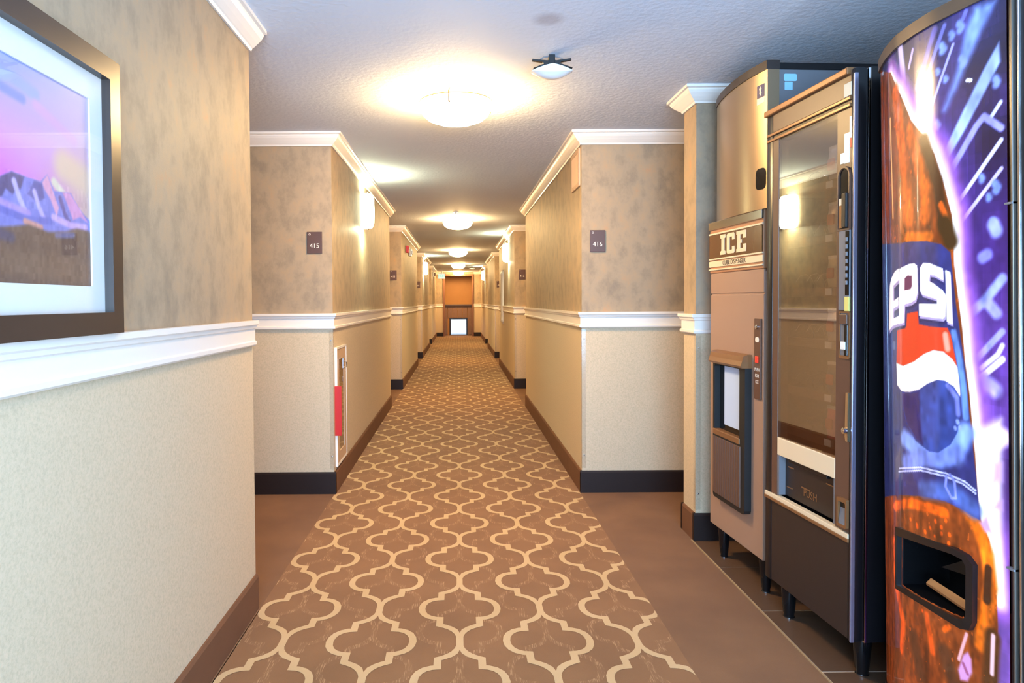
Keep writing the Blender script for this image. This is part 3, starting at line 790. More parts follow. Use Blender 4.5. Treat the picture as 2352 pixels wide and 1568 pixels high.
MB().box(1.292, 1.985, IY0 - .004, IY1, 1.63, 2.21, .004).build('upper_cabinet', M['slate'], t)
cp = MB().prism([(b, a) for a, b in [(1.290, IB1 + .003)] + [(a - .004, b) for a, b in IPR[2:]] + [(1.290, IB0 - .003)]], lambda a, b, d: (b, a, d), 2.198, 2.234)
cp.build('door_cap', M['kick'], t)
MB().box(1.292, 1.99, IY0 - .007, IY1 + .003, 2.205, 2.234, .003).build('top_cap', M['black'], t)
MB().prism(rrect(2.728, 2.800, 1.712, 1.800, .022, 4), lambda a, b, d: (bowx(a) + d, a, b), -.002, .02).build('handle_recess', M['gloss_black'], up)
lg = MB().prism([(2.741, 2.094), (2.794, 2.094), (2.794, 2.146), (2.741, 2.146)], lambda a, b, d: (bowx(a) + d, a, b), -.0012, .004).build('logo_badge', M['navy'], up)
MB().prism([(2.766, 2.10), (2.775, 2.112), (2.772, 2.120), (2.777, 2.130), (2.767, 2.140), (2.759, 2.130), (2.763, 2.120), (2.759, 2.112)], lambda a, b, d: (bowx(a) + d, a, b), -.0024, -.0012).build('emblem', M['cream'], up)
MB().prism([(2.741, 2.070), (2.794, 2.066), (2.794, 2.092), (2.741, 2.092)], lambda a, b, d: (bowx(a) + d, a, b), -.0012, .004).build('badge_strip', M['paper'], up)
MB().prism(rrect(1.322, 1.378, 2.158, 2.188, .006, 2), lambda a, b, d: (a, d, b), IY0 - .0046, IY0 - .003).build('sticker', M['sticker'], t)
MB().prism(rrect(1.326, 1.360, 2.121, 2.155, .002, 1), lambda a, b, d: (a, d, b), IY0 - .0046, IY0 - .003).build('sticker', M['sticker'], t)
# ice chute: hood, dark opening with pale splash plate, ribbed drip cover
ch = MB().ring(rrect(2.868, 3.228, .312, 1.008, .02, 2), rrect(2.925, 3.208, .632, .948, .01, 2), fx, V - .030, V + .001).build('chute_frame', M['matte_black'], t)
MB().prism([(V + .001, .955), (V - .045, .955), (V - .052, .965), (V - .045, .985), (V - .040, 1.006), (V - .02, 1.014), (V + .001, 1.014)], lambda a, b, d: (a, d, b), 2.864, 3.232).build('hood', M['gold'], ch)
MB().box(V - .004, V - .001, 2.925, 3.208, .632, .948).build('opening_back', M['gloss_black'], ch)
MB().box(V - .010, V - .004, 2.94, 3.14, .668, .946, .001).build('splash_plate', M['splash'], ch)
MB().box(V - .034, V - .001, 2.92, 3.222, .612, .640, .004).build('sill', M['gold'], ch)
for k in range(12):
    y0 = 2.905 + k * .0258
    MB().box(V - .037, V - .028, y0 + .002, y0 + .0238, .335, .606, .003).build('rib', M['brown'], ch)
st = MB().box(V - .007, V + .001, 2.769, 2.832, .83, 1.172, .002).build('control_strip', M['brown'], t)
MB().lathe([(.010, 0), (.010, -.006), (.007, -.008)], (V - .007, 2.80, 1.137), 14, 'x').build('key_lock', M['chrome'], st, True)
MB().prism(rrect(2.783, 2.817, 1.072, 1.094, .010, 3), fx, V - .0085, V - .007).build('label', M['ivory'], st)
MB().box(V - .012, V - .007, 2.786, 2.812, .985, 1.012, .002).build('push_button', M['redglow'], st)
for k, s in enumerate(('PUSH', 'FOR', 'ICE')): text('lettering', s, .020, (V - .0075, 2.80, .955 - k * .026), TO_LEFT, M['ivory'], st, .0004)
def leg(parent, x, y, z1, r0=.030, r1=.017):
    L = MB().lathe([(r0, z1), (r0, z1 - .012), (r1 + .002, .022), (r1, .018), (r1, .0035)], (x, y, 0), 18).build('leg', M['gloss_black'], parent, True)
    MB().lathe([(r1 - .003, .0045), (r1 + .002, .0045), (r1 + .002, .0032)], (x, y, 0), 16).build('foot', M['chrome'], L, True)
for x in (1.282, 1.92):
    for y in (3.25, 2.80): leg(t, x, y, .152)

t.scale = (1, .887, 1); t.rotation_euler = (0, 0, YAW)

# =================================================================== snack vending machine
t = thing('snack_vending_machine', (V, 2.735, 0), 'black snack vending machine with a reflective glass front, between the ice and soda machines', 'vending machine')
Y0, Y1, ZB, ZT = 2.128, 2.735, .125, 2.0
XB = 1.298
cb = MB()
cb.box(XB, 2.04, Y0, Y0 + .02, ZB, ZT); cb.box(XB, 2.04, Y1 - .02, Y1, ZB, ZT); cb.box(2.02, 2.04, Y0 + .02, Y1 - .02, ZB, ZT)
cb.box(XB, 2.02, Y0 + .02, Y1 - .02, ZT - .02, ZT); cb.box(XB, 2.02, Y0 + .02, Y1 - .02, ZB, .50)
cb.build('cabinet', M['black'], t)
MB().box(1.80, 1.81, Y0 + .02, Y1 - .02, .50, ZT - .02).build('rear_liner', M['brown'], t)
MB().box(1.2905, 1.2985, Y0 - .001, Y0 + .02, ZB, ZT - .004, .001).build('seam_trim', M['chrome'], t)
# door: near and far stiles, header, kick panel, control column
dr = MB(); dr.box(V, 1.2915, Y0, Y0 + .026, ZB, ZT, .010); dr.box(V, 1.2915, Y1 - .05, Y1, ZB, ZT, .006); dr.build('door_frame', M['black'], t, True)
MB().box(V + .002, 1.288, 2.638, 2.686, .48, 1.89, .002).build('inner_stile', M['brown'], dr_p := t)
hp = MB().box(V + .002, 1.29, Y0 + .024, Y1 - .048, 1.912, ZT - .002, .002).build('header_panel', M['brown'], t)
MB().box(V - .012, V + .03, Y0 + .026, Y1 + .004, ZT - .018, ZT + .006, .004).build('header_lip', M['gold'], t)
for z in (1.878, 1.900): MB().box(V - .004, V + .02, Y0 + .022, Y1 - .004, z, z + .011, .002).build('bronze_strip', M['gold'], t)
MB().box(V + .004, 1.285, Y0 + .024, Y1 - .046, 1.872, 1.914).build('header_rail', M['kick'], t)
MB().box(V + .003, 1.29, Y0 + .024, Y1 - .048, ZB + .004, .452, .003).build('kick_panel', M['kick'], t)
MB().box(V - .006, V + .02, Y0 + .014, Y1 - .002, .452, .464, .002).build('bronze_strip', M['gold'], t)
MB().box(V - .004, V + .02, Y0 + .016, Y1 - .002, .4635, .480, .002).build('light_strip', M['cream'], t)
MB().box(V + .004, V + .009, 2.232, 2.640, .700, 1.880).build('glass_pane', M['glass'], t)
MB().box(V + .001, V + .02, 2.230, 2.638, .642, .712, .003).build('tan_strip', M['cream'], t)
# delivery flap in its recess
fl = MB().box(V + .030, V + .036, 2.234, 2.636, .486, .642).build('delivery_flap', M['kick'], t)
MB().box(V + .012, V + .030, 2.30, 2.57, .625, .642, .002).build('flap_hinge', M['black'], fl)
for a, b, z in ((2.56, 2.60, .60), (2.44, 2.50, .545), (2.28, 2.33, .60), (2.57, 2.61, .52)): MB().box(V + .027, V + .030, a, b, z, z + .004).build('flap_line', M['gold'], fl)
text('lettering', 'PUSH', .040, (V + .0292, 2.44, .53), TO_LEFT, M['gold'], fl, .0004)
for y in (2.232, 2.626): MB().box(V + .004, V + .03, y, y + .010, .486, .642).build('recess_cheek', M['slate'], fl)
# control column
cc = MB().box(V + .002, 1.29, 2.143, 2.232, .482, 1.876, .002).build('control_column', M['brown'], t)
def plate(nm, m, y0, y1, z0, z1, d=.0016, parent=None): return MB().box(V + .002 - d, V + .0022, y0, y1, z0, z1, .0004).build(nm, M[m], parent or cc)
plate('paper_notice', 'paper', 2.150, 2.192, 1.915, 1.958, .002, hp)
plate('price_label', 'white', 2.146, 2.158, 1.776, 1.846); plate('price_label', 'white', 2.158, 2.188, 1.698, 1.796); plate('price_label', 'white', 2.160, 2.209, 1.70, 1.735, .0024)
plate('red_label', 'red', 2.1455, 2.153, 1.745, 1.775, .0022)
pk = MB().ring([(2.218, 1.478), (2.218, 1.655)] + [(2.182 + .036 * math.cos(math.radians(a)), 1.655 + .034 * math.sin(math.radians(a))) for a in range(15, 166, 15)] + [(2.146, 1.655), (2.146, 1.478)],
               [(2.212, 1.484), (2.212, 1.655)] + [(2.182 + .030 * math.cos(math.radians(a)), 1.655 + .028 * math.sin(math.radians(a))) for a in range(15, 166, 15)] + [(2.152, 1.655), (2.152, 1.484)], fx, V - .006, V + .003).build('bill_acceptor_bezel', M['brown'], cc)
MB().box(V - .001, V + .002, 2.153, 2.211, 1.486, 1.68).build('bill_slot_back', M['gloss_black'], pk)
MB().box(V - .014, V - .001, 2.153, 2.180, 1.486, 1.60, .004).build('bill_mouth', M['matte_black'], pk)
MB().box(V - .004, V - .001, 2.186, 2.211, 1.487, 1.58, .001).build('bill_light_panel', M['gold'], pk)
MB().box(V - .006, V - .004, 2.190, 2.206, 1.562, 1.585, .0005).build('bill_sticker', M['paper'], pk)
kp = MB().box(V - .004, V + .003, 2.146, 2.209, 1.215, 1.478, .002).build('selection_keypad', M['slate'], cc)
MB().box(V - .006, V - .004, 2.147, 2.166, 1.265, 1.474).build('key_backing', M['gloss_black'], kp)
for k in range(7): MB().box(V - .011, V - .006, 2.150, 2.161, 1.440 - k * .0235, 1.454 - k * .0235, .002).build('key', M['slate'], kp)
plate('yellow_notice', 'yellow', 2.146, 2.170, 1.213, 1.260, .008)
cn = MB().ring(rrect(2.144, 2.205, 1.056, 1.212, .004, 1), rrect(2.149, 2.200, 1.066, 1.206, .003, 1), fx, V - .004, V + .003).build('coin_panel_bezel', M['gold'], cc)
MB().box(V - .001, V + .002, 2.148, 2.201, 1.064, 1.207).build('coin_panel', M['slate'], cn)
MB().box(V - .010, V - .001, 2.151, 2.196, 1.170, 1.202, .002).build('coin_slot', M['brown'], cn)
MB().box(V - .008, V - .001, 2.150, 2.168, 1.066, 1.168, .002).build('coin_lever', M['gloss_black'], cn)
MB().box(V - .011, V - .001, 2.158, 2.184, 1.086, 1.112, .001).build('white_button', M['white'], cn)
cr = MB().prism([(2.146, .945), (2.158, .945), (2.162, .80), (2.158, .785), (2.146, .785)], fx, V - .006, V + .003).build('lock_plate', M['steel'], cc)
MB().lathe([(.010, 0), (.010, -.012), (.006, -.014)], (V - .006, 2.153, .82), 12, 'x').build('key_lock', M['chrome'], cr, True)
cu = MB().ring(rrect(2.144, 2.200, .496, .592, .005, 2), rrect(2.150, 2.192, .506, .580, .004, 2), fx, V - .010, V + .003).build('coin_return', M['gold'], cc)
MB().box(V - .001, V + .002, 2.149, 2.193, .505, .581).build('cup_back', M['gloss_black'], cu)
MB().prism([(V - .001, .506), (V - .009, .506), (V - .002, .56)], lambda a, b, d: (a, d, b), 2.152, 2.190).build('cup_flap', M['slate'], cu)
# interior: lit tube, shelves with spirals
MB().box(1.30, 1.325, 2.20, 2.66, 1.925, 1.95, .004).build('display_tube', M['tube'], t)
SH = [1.665, 1.475, 1.285, 1.095, .905, .745]
for z in SH:
    s = MB().box(1.305, 1.78, Y0 + .03, Y1 - .03, z - .006, z).build('shelf', M['kick'], t)
    MB().box(1.298, 1.305, Y0 + .03, Y1 - .03, z - .022, z + .010).build('shelf_front', M['brown'], s)
    for k, y in enumerate((2.368, 2.445, 2.52, 2.60)):
        if k == 0: MB().box(1.2955, 1.298, y - .022, y + .018, z - .018, z + .006).build('price_tag', M['white'] if k < 2 else M['paper'], s)
        p = [(1.315 + .0105 * q, y + .030 * math.cos(q * .9), z + .036 + .030 * math.sin(q * .9)) for q in range(36)]
        MB().tube(p, .0016, 5).build('spiral', M['chrome'], s, True)
for x in (1.309, 1.96):
    for y in (2.62, 2.168): leg(t, x if y < 2.3 else x - .02, y, .128, .030, .020)
MB().box(V - .002, V + .012, Y0 - .0015, Y0 + .007, ZB + .002, ZT - .02, .002).build('edge_highlight', mat('door_edge_highlight', srgb(150, 148, 172), 0.25, metal=0.7), t)  # pale metal strip added to imitate the highlight along the door's rounded edge

# snacks in the racks: separate bags hanging in the spirals
def snack_bag(x, y, z, w, h, m_face, label):
    b = thing('snack_bag', (x, y, z), label, 'snack', 'snack bags on the vending shelves')
    n = 7; vs = []
    for s in (-1, 1):
        for j in range(n + 1):
            f = j / n; th = .017 * math.sin(math.pi * f) ** .6
            for i in range(n + 1):
                g = i / n; vs.append((x + s * th * math.sin(math.pi * g) ** .5, y + (g - .5) * w, z + f * h))
    m = n + 1; N0 = m * m; fs = []
    for j in range(n):
        for i in range(n):
            a = j * m + i
            fs += [(a, a + m, a + m + 1, a + 1), (N0 + a, N0 + a + 1, N0 + a + m + 1, N0 + a + m)]
    MB().add(vs, fs).build('bag', m_face, b, True)
    MB().box(x - .002, x + .002, y - w / 2, y + w / 2, z + h - .006, z + h + .008).build('top_seal', M['white'], b)
    MB().prism(rrect(y - w * .26, y + w * .26, z + h * .35, z + h * .68, .006, 2), fx, x - .0185, x - .012).build('printed_panel', M['red'] if m_face is not M['red'] else M['yellow'], b)
    b.location = in_rack((x, y, z)); b.rotation_euler = (0, 0, YAW)
foil = mat('silver_bag_foil', srgb(216, 206, 212), 0.3, metal=0.3)
pink = mat('pink_bag_foil', srgb(220, 40, 110), 0.3, metal=0.2)
SN = [(0, foil, 'silver snack bag with a red panel on the top vending shelf'), (1, foil, 'silver snack bag with a red panel on the second vending shelf'), (2, M['cream'], 'cream snack bag on the third vending shelf'),
      (3, foil, 'silver snack bag on the fourth vending shelf, level with the coin panel'), (4, M['navy'], 'dark blue snack bag on the fifth vending shelf'), (5, pink, 'bright pink snack bag on the bottom vending shelf')]
def in_rack(p):
    d = Vector((p[0] - V, (p[1] - 2.735) * .909, p[2])); c, q = math.cos(YAW), math.sin(YAW)
    return Vector((V + d.x * c - d.y * q, 2.735 + d.x * q + d.y * c, d.z))
t.scale = (1, .909, 1); t.rotation_euler = (0, 0, YAW)
for i, m_, l in SN: snack_bag(1.322, 2.372, SH[i] + .001, .070, .115 if i else .125, m_, l)

# =================================================================== soda vending machine
t = thing('soda_vending_machine', (1.6376, 1.75, .004), 'black soda vending machine with a bowed backlit cola bottle panel, nearest on the right', 'vending machine')
RX, RY, RZ = t.location
PR = [(1.345, 2.115), (1.308, 2.107), (1.272, 2.03), (1.249, 1.974), (1.223, 1.890), (1.212, 1.802), (1.211, 1.731), (1.217, 1.685), (1.235, 1.535)]
# smooth profile, parametrised by arc length along the polyline
_px = np.array([p[0] for p in PR]); _py = np.array([p[1] for p in PR])
_s = np.concatenate([[0], np.cumsum(np.hypot(np.diff(_px), np.diff(_py)))])
S_END = _s[-1]
NS, NZ = 300, 720
s_g = np.linspace(0, S_END, NS)
kx = np.interp(s_g, _s, _px); ky = np.interp(s_g, _s, _py)
ker = np.ones(15) / 15
sm = lambda a: np.convolve(np.pad(a, 7, mode='reflect', reflect_type='odd'), ker, 'valid')
kx, ky = sm(kx), sm(ky)
OX = 0.0376                                    # the cabinet leans a degree; its base stands farther back
def surf(s, z, off=0.0):
    """point on the bowed front, off = towards the corridor"""
    x = np.interp(s, s_g, kx); y = np.interp(s, s_g, ky)
    dx = np.interp(s + .004, s_g, kx) - np.interp(s - .004, s_g, kx); dy = np.interp(s + .004, s_g, ky) - np.interp(s - .004, s_g, ky)
    l = math.hypot(dx, dy) or 1; nx, ny = dy / l, -dx / l
    return (x + nx * off + OX, y + ny * off, z + .005)
z_g = np.linspace(.055, 1.952, NZ)
X_, Y_ = np.meshgrid(s_g * 1000, z_g * 1000)
img = np.zeros((NZ, NS, 3))
v = np.clip((1950 - Y_) / 1700, 0, 1)[..., None]
a0, a1, a2 = np.array([36, 37, 94.]), np.array([54, 31, 102.]), np.array([112, 76, 160.])
img[:] = np.where(v < .35, a0 + (a1 - a0) * (v / .35), a1 + (a2 - a1) * ((v - .35) / .65))
cl = np.kron(RNG.normal(0, 1, (NZ // 36 + 2, NS // 20 + 2)), np.ones((36, 20)))[:NZ, :NS]
for ax in (0, 1):
    for _ in range(3): cl = (np.roll(cl, 9, ax) + cl + np.roll(cl, -9, ax)) / 3
img += cl[..., None] * np.array([22, 14, 34.])
ART = [('P',(110,140,215),14,[(547,1944),(602,1934),(566,1882),(514,1799),(463,1723),(455,1726),(498,1812),(523,1900)]),
('P',(145,170,240),5,[(610,1839),(613,1792),(521,1665),(462,1594),(447,1608),(505,1697),(573,1793)]),
('L',(205,205,252),7,4,[(614,1615),(487,1479)]),
('L',(190,180,245),6,4,[(614,1550),(503,1438)]),
('L',(190,200,250),6,4,[(613,1701),(587,1672)]),
('L',(140,140,230),9,8,[(614,1642),(570,1680),(549,1662),(471,1564)]),
('L',(150,150,230),4,4,[(486,1879),(395,1698)]),
('L',(215,195,245),6,4,[(407,1802),(376,1718)]),
('L',(100,105,190),6,6,[(461,1935),(408,1835)]),
('L',(95,100,190),6,6,[(523,1944),(515,1930)]),
('L',(200,185,232),14,12,[(280,1949),(292,1882),(295,1834)]),
('L',(190,170,230),6,5,[(344,1918),(325,1878)]),
('L',(85,85,170),8,10,[(431,1936),(363,1812)]),
('L',(118,142,224),7.8,11,[(504,1922),(511,1911),(506,1906)]),
('L',(118,142,224),7.8,11,[(453,1889),(460,1878),(455,1873)]),
('L',(118,142,224),5.3999999999999995,11,[(480,1908),(485,1901),(481,1897)]),
('L',(118,142,224),7.8,11,[(511,1836),(518,1826),(514,1820)]),
('L',(118,142,224),3.0,11,[(439,1831),(442,1827),(440,1825)]),
('L',(118,142,224),3.0,11,[(463,1805),(466,1801),(463,1799)]),
('L',(118,142,224),6.0,11,[(435,1701),(440,1693),(436,1689)]),
('L',(118,142,224),7.5,11,[(600,1758),(605,1749),(602,1744)]),
('L',(118,142,224),8.4,11,[(598,1518),(604,1509),(600,1502)]),
('L',(118,142,224),3.5999999999999996,11,[(581,1493),(584,1489),(581,1486)]),
('L',(118,142,224),4.2,11,[(562,1541),(565,1536),(563,1532)]),
('L',(118,142,224),6.0,11,[(591,1434),(595,1427),(592,1422)]),
('L',(250,250,255),5,3,[(525,1779),(536,1775)]),
('L',(140,150,235),12,12,[(615,1299),(568,1247),(530,1218)]),
('L',(150,150,235),8,8,[(614,1177),(542,1104)]),
('L',(245,240,255),9,6,[(614,1113),(537,1048)]),
('L',(220,215,250),6,6,[(614,1145),(602,1123),(558,1087)]),
('L',(150,150,240),14,14,[(580,1240),(599,1219)]),
('L',(140,150,235),16,16,[(593,1424),(600,1409)]),
('L',(120,120,220),14,14,[(564,1350),(576,1356)]),
('L',(160,150,240),18,20,[(566,1059),(594,1040)]),
('L',(225,200,248),22,20,[(615,934),(577,908)]),
('L',(150,90,200),46,46,[(204,1897),(276,1832),(339,1735),(392,1683),(430,1624),(456,1551),(480,1463),(486,1394),(488,1338),(497,1263),(509,1182),(517,1098),(530,1019),(539,931),(544,879),(552,789),(561,725),(586,683),(595,627),(601,547)]),
('L',(215,180,245),26,22,[(204,1897),(276,1832),(339,1735),(392,1683),(430,1624),(456,1551),(480,1463),(486,1394),(488,1338),(497,1263),(509,1182),(517,1098),(530,1019),(539,931),(544,879),(552,789),(561,725),(586,683),(595,627),(601,547)]),
('P',(245,232,255),16,[(539,931),(610,975),(608,598),(590,626),(582,681),(559,724),(550,789)]),
('L',(255,252,255),13,9,[(204,1897),(276,1832),(339,1735),(392,1683),(430,1624),(456,1551),(480,1463),(486,1394),(488,1338),(497,1263),(509,1182),(517,1098),(530,1019),(539,931),(544,879),(552,789),(561,725),(586,683),(595,627),(601,547)]),
('L',(255,252,255),16,12,[(486,1394),(488,1338),(497,1263),(509,1182),(517,1098),(530,1019),(539,931),(544,879),(552,789),(561,725),(586,683),(595,627),(601,547)]),
('P',(200,160,230),12,[(591,869),(611,873),(611,832),(587,819)]),
('P',(190,150,225),10,[(598,777),(611,785),(611,764),(590,761)]),
('P',(118,52,18),2,[(38,1961),(204,1903),(264,1836),(282,1818),(334,1733),(388,1681),(427,1624),(454,1549),(479,1462),(483,1395),(485,1338),(495,1263),(507,1182),(515,1097),(527,1019),(535,930),(541,878),(547,788),(555,723),(578,680),(586,624),(596,545),(599,484),(596,406),(595,346),(595,271),(38,-63),(38,1234)]),
('L',(196,84,22),26,24,[(242,1834),(274,1721),(302,1596),(315,1476)]),
('L',(205,92,26),16,22,[(326,1708),(360,1623),(393,1541),(387,1467)]),
('L',(66,40,24),18,16,[(389,1669),(436,1552),(457,1433)]),
('L',(190,80,25),8,8,[(446,1492),(465,1450)]),
('L',(60,40,20),24,20,[(457,1443),(475,1396)]),
('L',(208,98,22),14,14,[(312,1423),(406,1414)]),
('L',(240,170,110),5,5,[(195,1773),(212,1488)]),
('L',(226,88,14),15,12,[(205,649),(313,691),(409,706),(449,707)]),
('L',(228,104,18),20,16,[(527,724),(551,696),(572,647),(581,573),(569,497),(553,418)]),
('L',(215,80,15),14,18,[(196,542),(212,419),(267,336),(252,253)]),
('L',(190,72,20),8,12,[(383,411),(405,324)]),
('L',(200,82,20),7,8,[(447,403),(460,417)]),
('L',(60,30,16),12,8,[(574,612),(569,533)]),
('L',(78,42,18),26,16,[(584,452),(576,338)]),
('L',(84,44,22),22,24,[(322,321),(357,238)]),
('L',(82,44,24),20,24,[(446,345),(472,287)]),
('L',(222,80,16),8.0,4,[(345,641),(346,636)]),
('L',(222,80,16),5.0,4,[(420,677),(421,674)]),
('L',(222,80,16),4.0,4,[(400,652),(401,650)]),
('L',(222,80,16),4.5,4,[(440,668),(440,665)]),
('L',(222,80,16),4.5,4,[(440,651),(440,648)]),
('L',(222,80,16),4.5,4,[(380,636),(381,633)]),
('L',(222,80,16),4.5,4,[(464,657),(465,654)]),
('L',(222,80,16),5.0,4,[(462,634),(462,631)]),
('L',(222,80,16),4.0,4,[(454,689),(454,687)]),
('L',(222,80,16),3.5,4,[(312,647),(313,645)]),
('L',(222,80,16),3.0,4,[(417,636),(417,635)]),
('L',(222,80,16),4.0,4,[(366,416),(366,414)]),
('L',(222,80,16),4.5,4,[(453,413),(454,410)]),
('P',(198,140,205),5,[(503,367),(516,381),(526,368),(528,336),(515,307),(494,299),(488,322)]),
('L',(150,80,120),4,5,[(503,345),(515,326)]),
('L',(220,160,170),4,5,[(513,424),(490,349)]),
('L',(220,180,190),5,6,[(586,456),(582,363)]),
('P',(190,150,225),8,[(553,714),(571,738),(586,699),(566,698)]),
('P',(40,46,104),2,[(38,1423),(272,1410),(320,1410),(394,1405),(447,1392),(474,1369),(479,1327),(489,1240),(500,1172),(516,1075),(524,983),(538,867),(547,787),(553,720),(510,730),(450,738),(376,728),(252,696),(38,630),(38,625)]),
('L',(92,130,205),9,8,[(482,1171),(499,1100),(509,1037),(515,963)]),
('L',(120,150,228),26,26,[(287,864),(363,843),(433,846),(479,872),(515,925)]),
('L',(110,130,215),22,26,[(292,798),(394,838),(486,862)]),
('L',(70,45,105),10,20,[(227,732),(226,698)]),
('L',(64,88,160),20,26,[(376,747),(476,768),(535,741)]),
('L',(190,195,245),2.6,2,[(248,771),(365,803),(455,810),(511,803),(541,789)]),
('L',(185,190,245),2.6,2,[(241,760),(365,795),(450,802),(506,796),(541,782)]),
('L',(120,130,220),3,4,[(457,803),(454,776),(472,751),(485,755),(481,795),(468,810)]),
('P',(207,58,30),1.5,[(305,1214),(358,1221),(362,1187),(403,1182),(464,1180),(473,1163),(492,1083),(477,1102),(450,1119),(419,1121),(384,1109),(337,1084),(282,1067),(230,1071),(239,1165),(300,1178)]),
('L',(235,150,130),7,10,[(457,1162),(463,1128)]),
('P',(250,244,240),1.5,[(230,1071),(282,1067),(337,1084),(384,1109),(419,1121),(450,1119),(477,1102),(492,1083),(498,1040),(500,1011),(481,1034),(453,1046),(430,1045),(395,1031),(359,1010),(313,997),(273,995),(235,1008)]),
('P',(46,66,140),2,[(271,994),(313,997),(359,1010),(395,1031),(430,1045),(453,1046),(481,1034),(498,1011),(500,972),(491,921),(470,886),(433,858),(399,853),(341,871),(296,909),(276,953)]),
('P',(44,38,92),8,[(273,991),(313,996),(362,1009),(364,937),(375,866),(342,875),(296,913),(279,953)]),
('L',(110,120,210),5,8,[(463,1035),(489,1008),(493,967)]),
('L',(130,150,225),5.6000000000000005,5,[(491,949),(492,946)]),
('L',(130,150,225),4.800000000000001,5,[(498,935),(498,932)]),
('L',(130,150,225),4.0,5,[(484,932),(485,929)]),
('P',(34,38,86),3,[(271,1324),(234,1317),(202,1298),(188,1276),(171,1142),(209,1159),(267,1170),(268,1192),(217,1181),(219,1210),(262,1219),(263,1243),(220,1232),(221,1276),(271,1292)]),
('P',(34,38,86),3,[(273,1322),(317,1333),(347,1335),(362,1329),(363,1257),(353,1237),(330,1229),(298,1224),(295,1173),(263,1168)]),
('P',(34,38,86),3,[(386,1333),(409,1333),(455,1316),(456,1287),(432,1300),(412,1304),(409,1285),(426,1278),(455,1260),(463,1249),(461,1195),(454,1189),(367,1194),(368,1227),(436,1226),(436,1239),(382,1251),(373,1261),(374,1322)]),
('P',(34,38,86),3,[(462,1312),(477,1306),(483,1177),(466,1183)]),
('P',(165,150,200),1.5,[(268,1332),(230,1325),(198,1307),(183,1285),(165,1150),(205,1167),(263,1178),(264,1200),(213,1190),(215,1218),(258,1228),(259,1251),(216,1240),(217,1284),(267,1300)]),
('P',(165,150,200),1.5,[(270,1330),(315,1341),(345,1342),(360,1336),(361,1265),(351,1245),(328,1236),(296,1232),(292,1181),(259,1176)]),
('P',(165,150,200),1.5,[(384,1341),(408,1341),(454,1324),(454,1295),(430,1307),(410,1311),(407,1292),(424,1286),(453,1268),(461,1256),(459,1202),(453,1196),(366,1202),(366,1235),(434,1233),(434,1247),(380,1259),(371,1269),(372,1330)]),
('P',(165,150,200),1.5,[(461,1320),(475,1313),(481,1184),(464,1190)]),
('P',(248,244,246),1.2,[(261,1340),(224,1333),(192,1314),(173,1293),(154,1157),(199,1175),(257,1185),(258,1207),(206,1197),(208,1226),(252,1235),(253,1259),(209,1248),(210,1292),(261,1308)]),
('P',(248,244,246),1.2,[(264,1338),(311,1348),(342,1350),(356,1343),(358,1272),(348,1252),(325,1244),(292,1239),(288,1188),(253,1183)]),
('P',(248,244,246),1.2,[(381,1348),(405,1347),(451,1330),(452,1301),(427,1314),(407,1318),(404,1299),(421,1293),(451,1274),(459,1263),(457,1209),(450,1203),(363,1209),(363,1241),(432,1240),(432,1253),(377,1266),(368,1276),(369,1337)]),
('P',(248,244,246),1.2,[(458,1326),(473,1320),(479,1190),(462,1197)]),
('P',(96,48,84),1.2,[(293,1311),(310,1319),(330,1317),(330,1289),(324,1280),(292,1277)])]
paint(img, X_, Y_, ART)
def vnoise(ry, rx, amp):                       # smooth blotches ry x rx grid cells in size
    g = RNG.normal(0, 1, (NZ // ry + 3, NS // rx + 3))
    yy = np.linspace(0, g.shape[0] - 2.001, NZ); xx = np.linspace(0, g.shape[1] - 2.001, NS)
    i, j = yy.astype(int), xx.astype(int); fy_, fx_ = (yy - i)[:, None], (xx - j)[None]
    fy_, fx_ = fy_ * fy_ * (3 - 2 * fy_), fx_ * fx_ * (3 - 2 * fx_)
    G = lambda a, b: g[np.ix_(i + a, j + b)]
    return amp * (G(0, 0) * (1 - fy_) * (1 - fx_) + G(1, 0) * fy_ * (1 - fx_) + G(0, 1) * (1 - fy_) * fx_ + G(1, 1) * fy_ * fx_)
amber = np.clip((img[..., 0] - img[..., 2] * 1.6 - 20) / 60, 0, 1) * (img[..., 2] < 70) * (img[..., 1] > img[..., 0] * .3)
nn = vnoise(46, 8, .13) + vnoise(14, 7, .09) + vnoise(5, 4, .08)
img *= 1 + (amber * nn)[..., None]
spk = vnoise(4, 4, 1.0) > 1.75                  # bubbles and drops in the cola
img[spk & (amber > .5)] = img[spk & (amber > .5)] * .5 + np.array([230, 100, 30.]) * .5
blue = np.clip((img[..., 2] - img[..., 0] - 20) / 60, 0, 1)
img *= 1 + (blue * (vnoise(22, 10, .10) + vnoise(7, 6, .07)))[..., None]
img[:] = np.clip(img, 0, 255)
POUT = [(251, 604), (488, 631), (526, 626), (546, 609), (543, 467), (533, 444), (508, 436), (246, 424)]
PIN = [(264, 583), (484, 614), (515, 612), (526, 600), (524, 476), (517, 464), (500, 458), (258, 440)]
hole = in_poly(X_, Y_, [(a + (395 - a) * .02, b + (527 - b) * .03) for a, b in PIN])
vs = []
for z in z_g:
    for a, b in zip(kx, ky): vs.append((a + OX, b, z + .005))
fs = []
for j in range(NZ - 1):
    hj = hole[j]
    for i in range(NS - 1):
        if not hj[i]: fs.append((j * NS + i, (j + 1) * NS + i, (j + 1) * NS + i + 1, j * NS + i + 1))
o = MB().add(vs, fs).build('front_panel', M['print'], t, smooth=True, fix=False)
colour_mesh(o, img)
tag(o, 'backlit printed panel with a cola bottle and lettering')
ft = lambda a, b, d: surf(a / 1000, b / 1000, d)
MB().ring(POUT, PIN, ft, -.004, .014).build('delivery_frame', M['black'], t, True)
dp = MB(); n = len(PIN)
A = [ft(a, b, .002) for a, b in PIN]; B = [(p[0] + .13, p[1], p[2]) for p in [ft(a + (395 - a) * .1, b + (527 - b) * .1, 0) for a, b in PIN]]
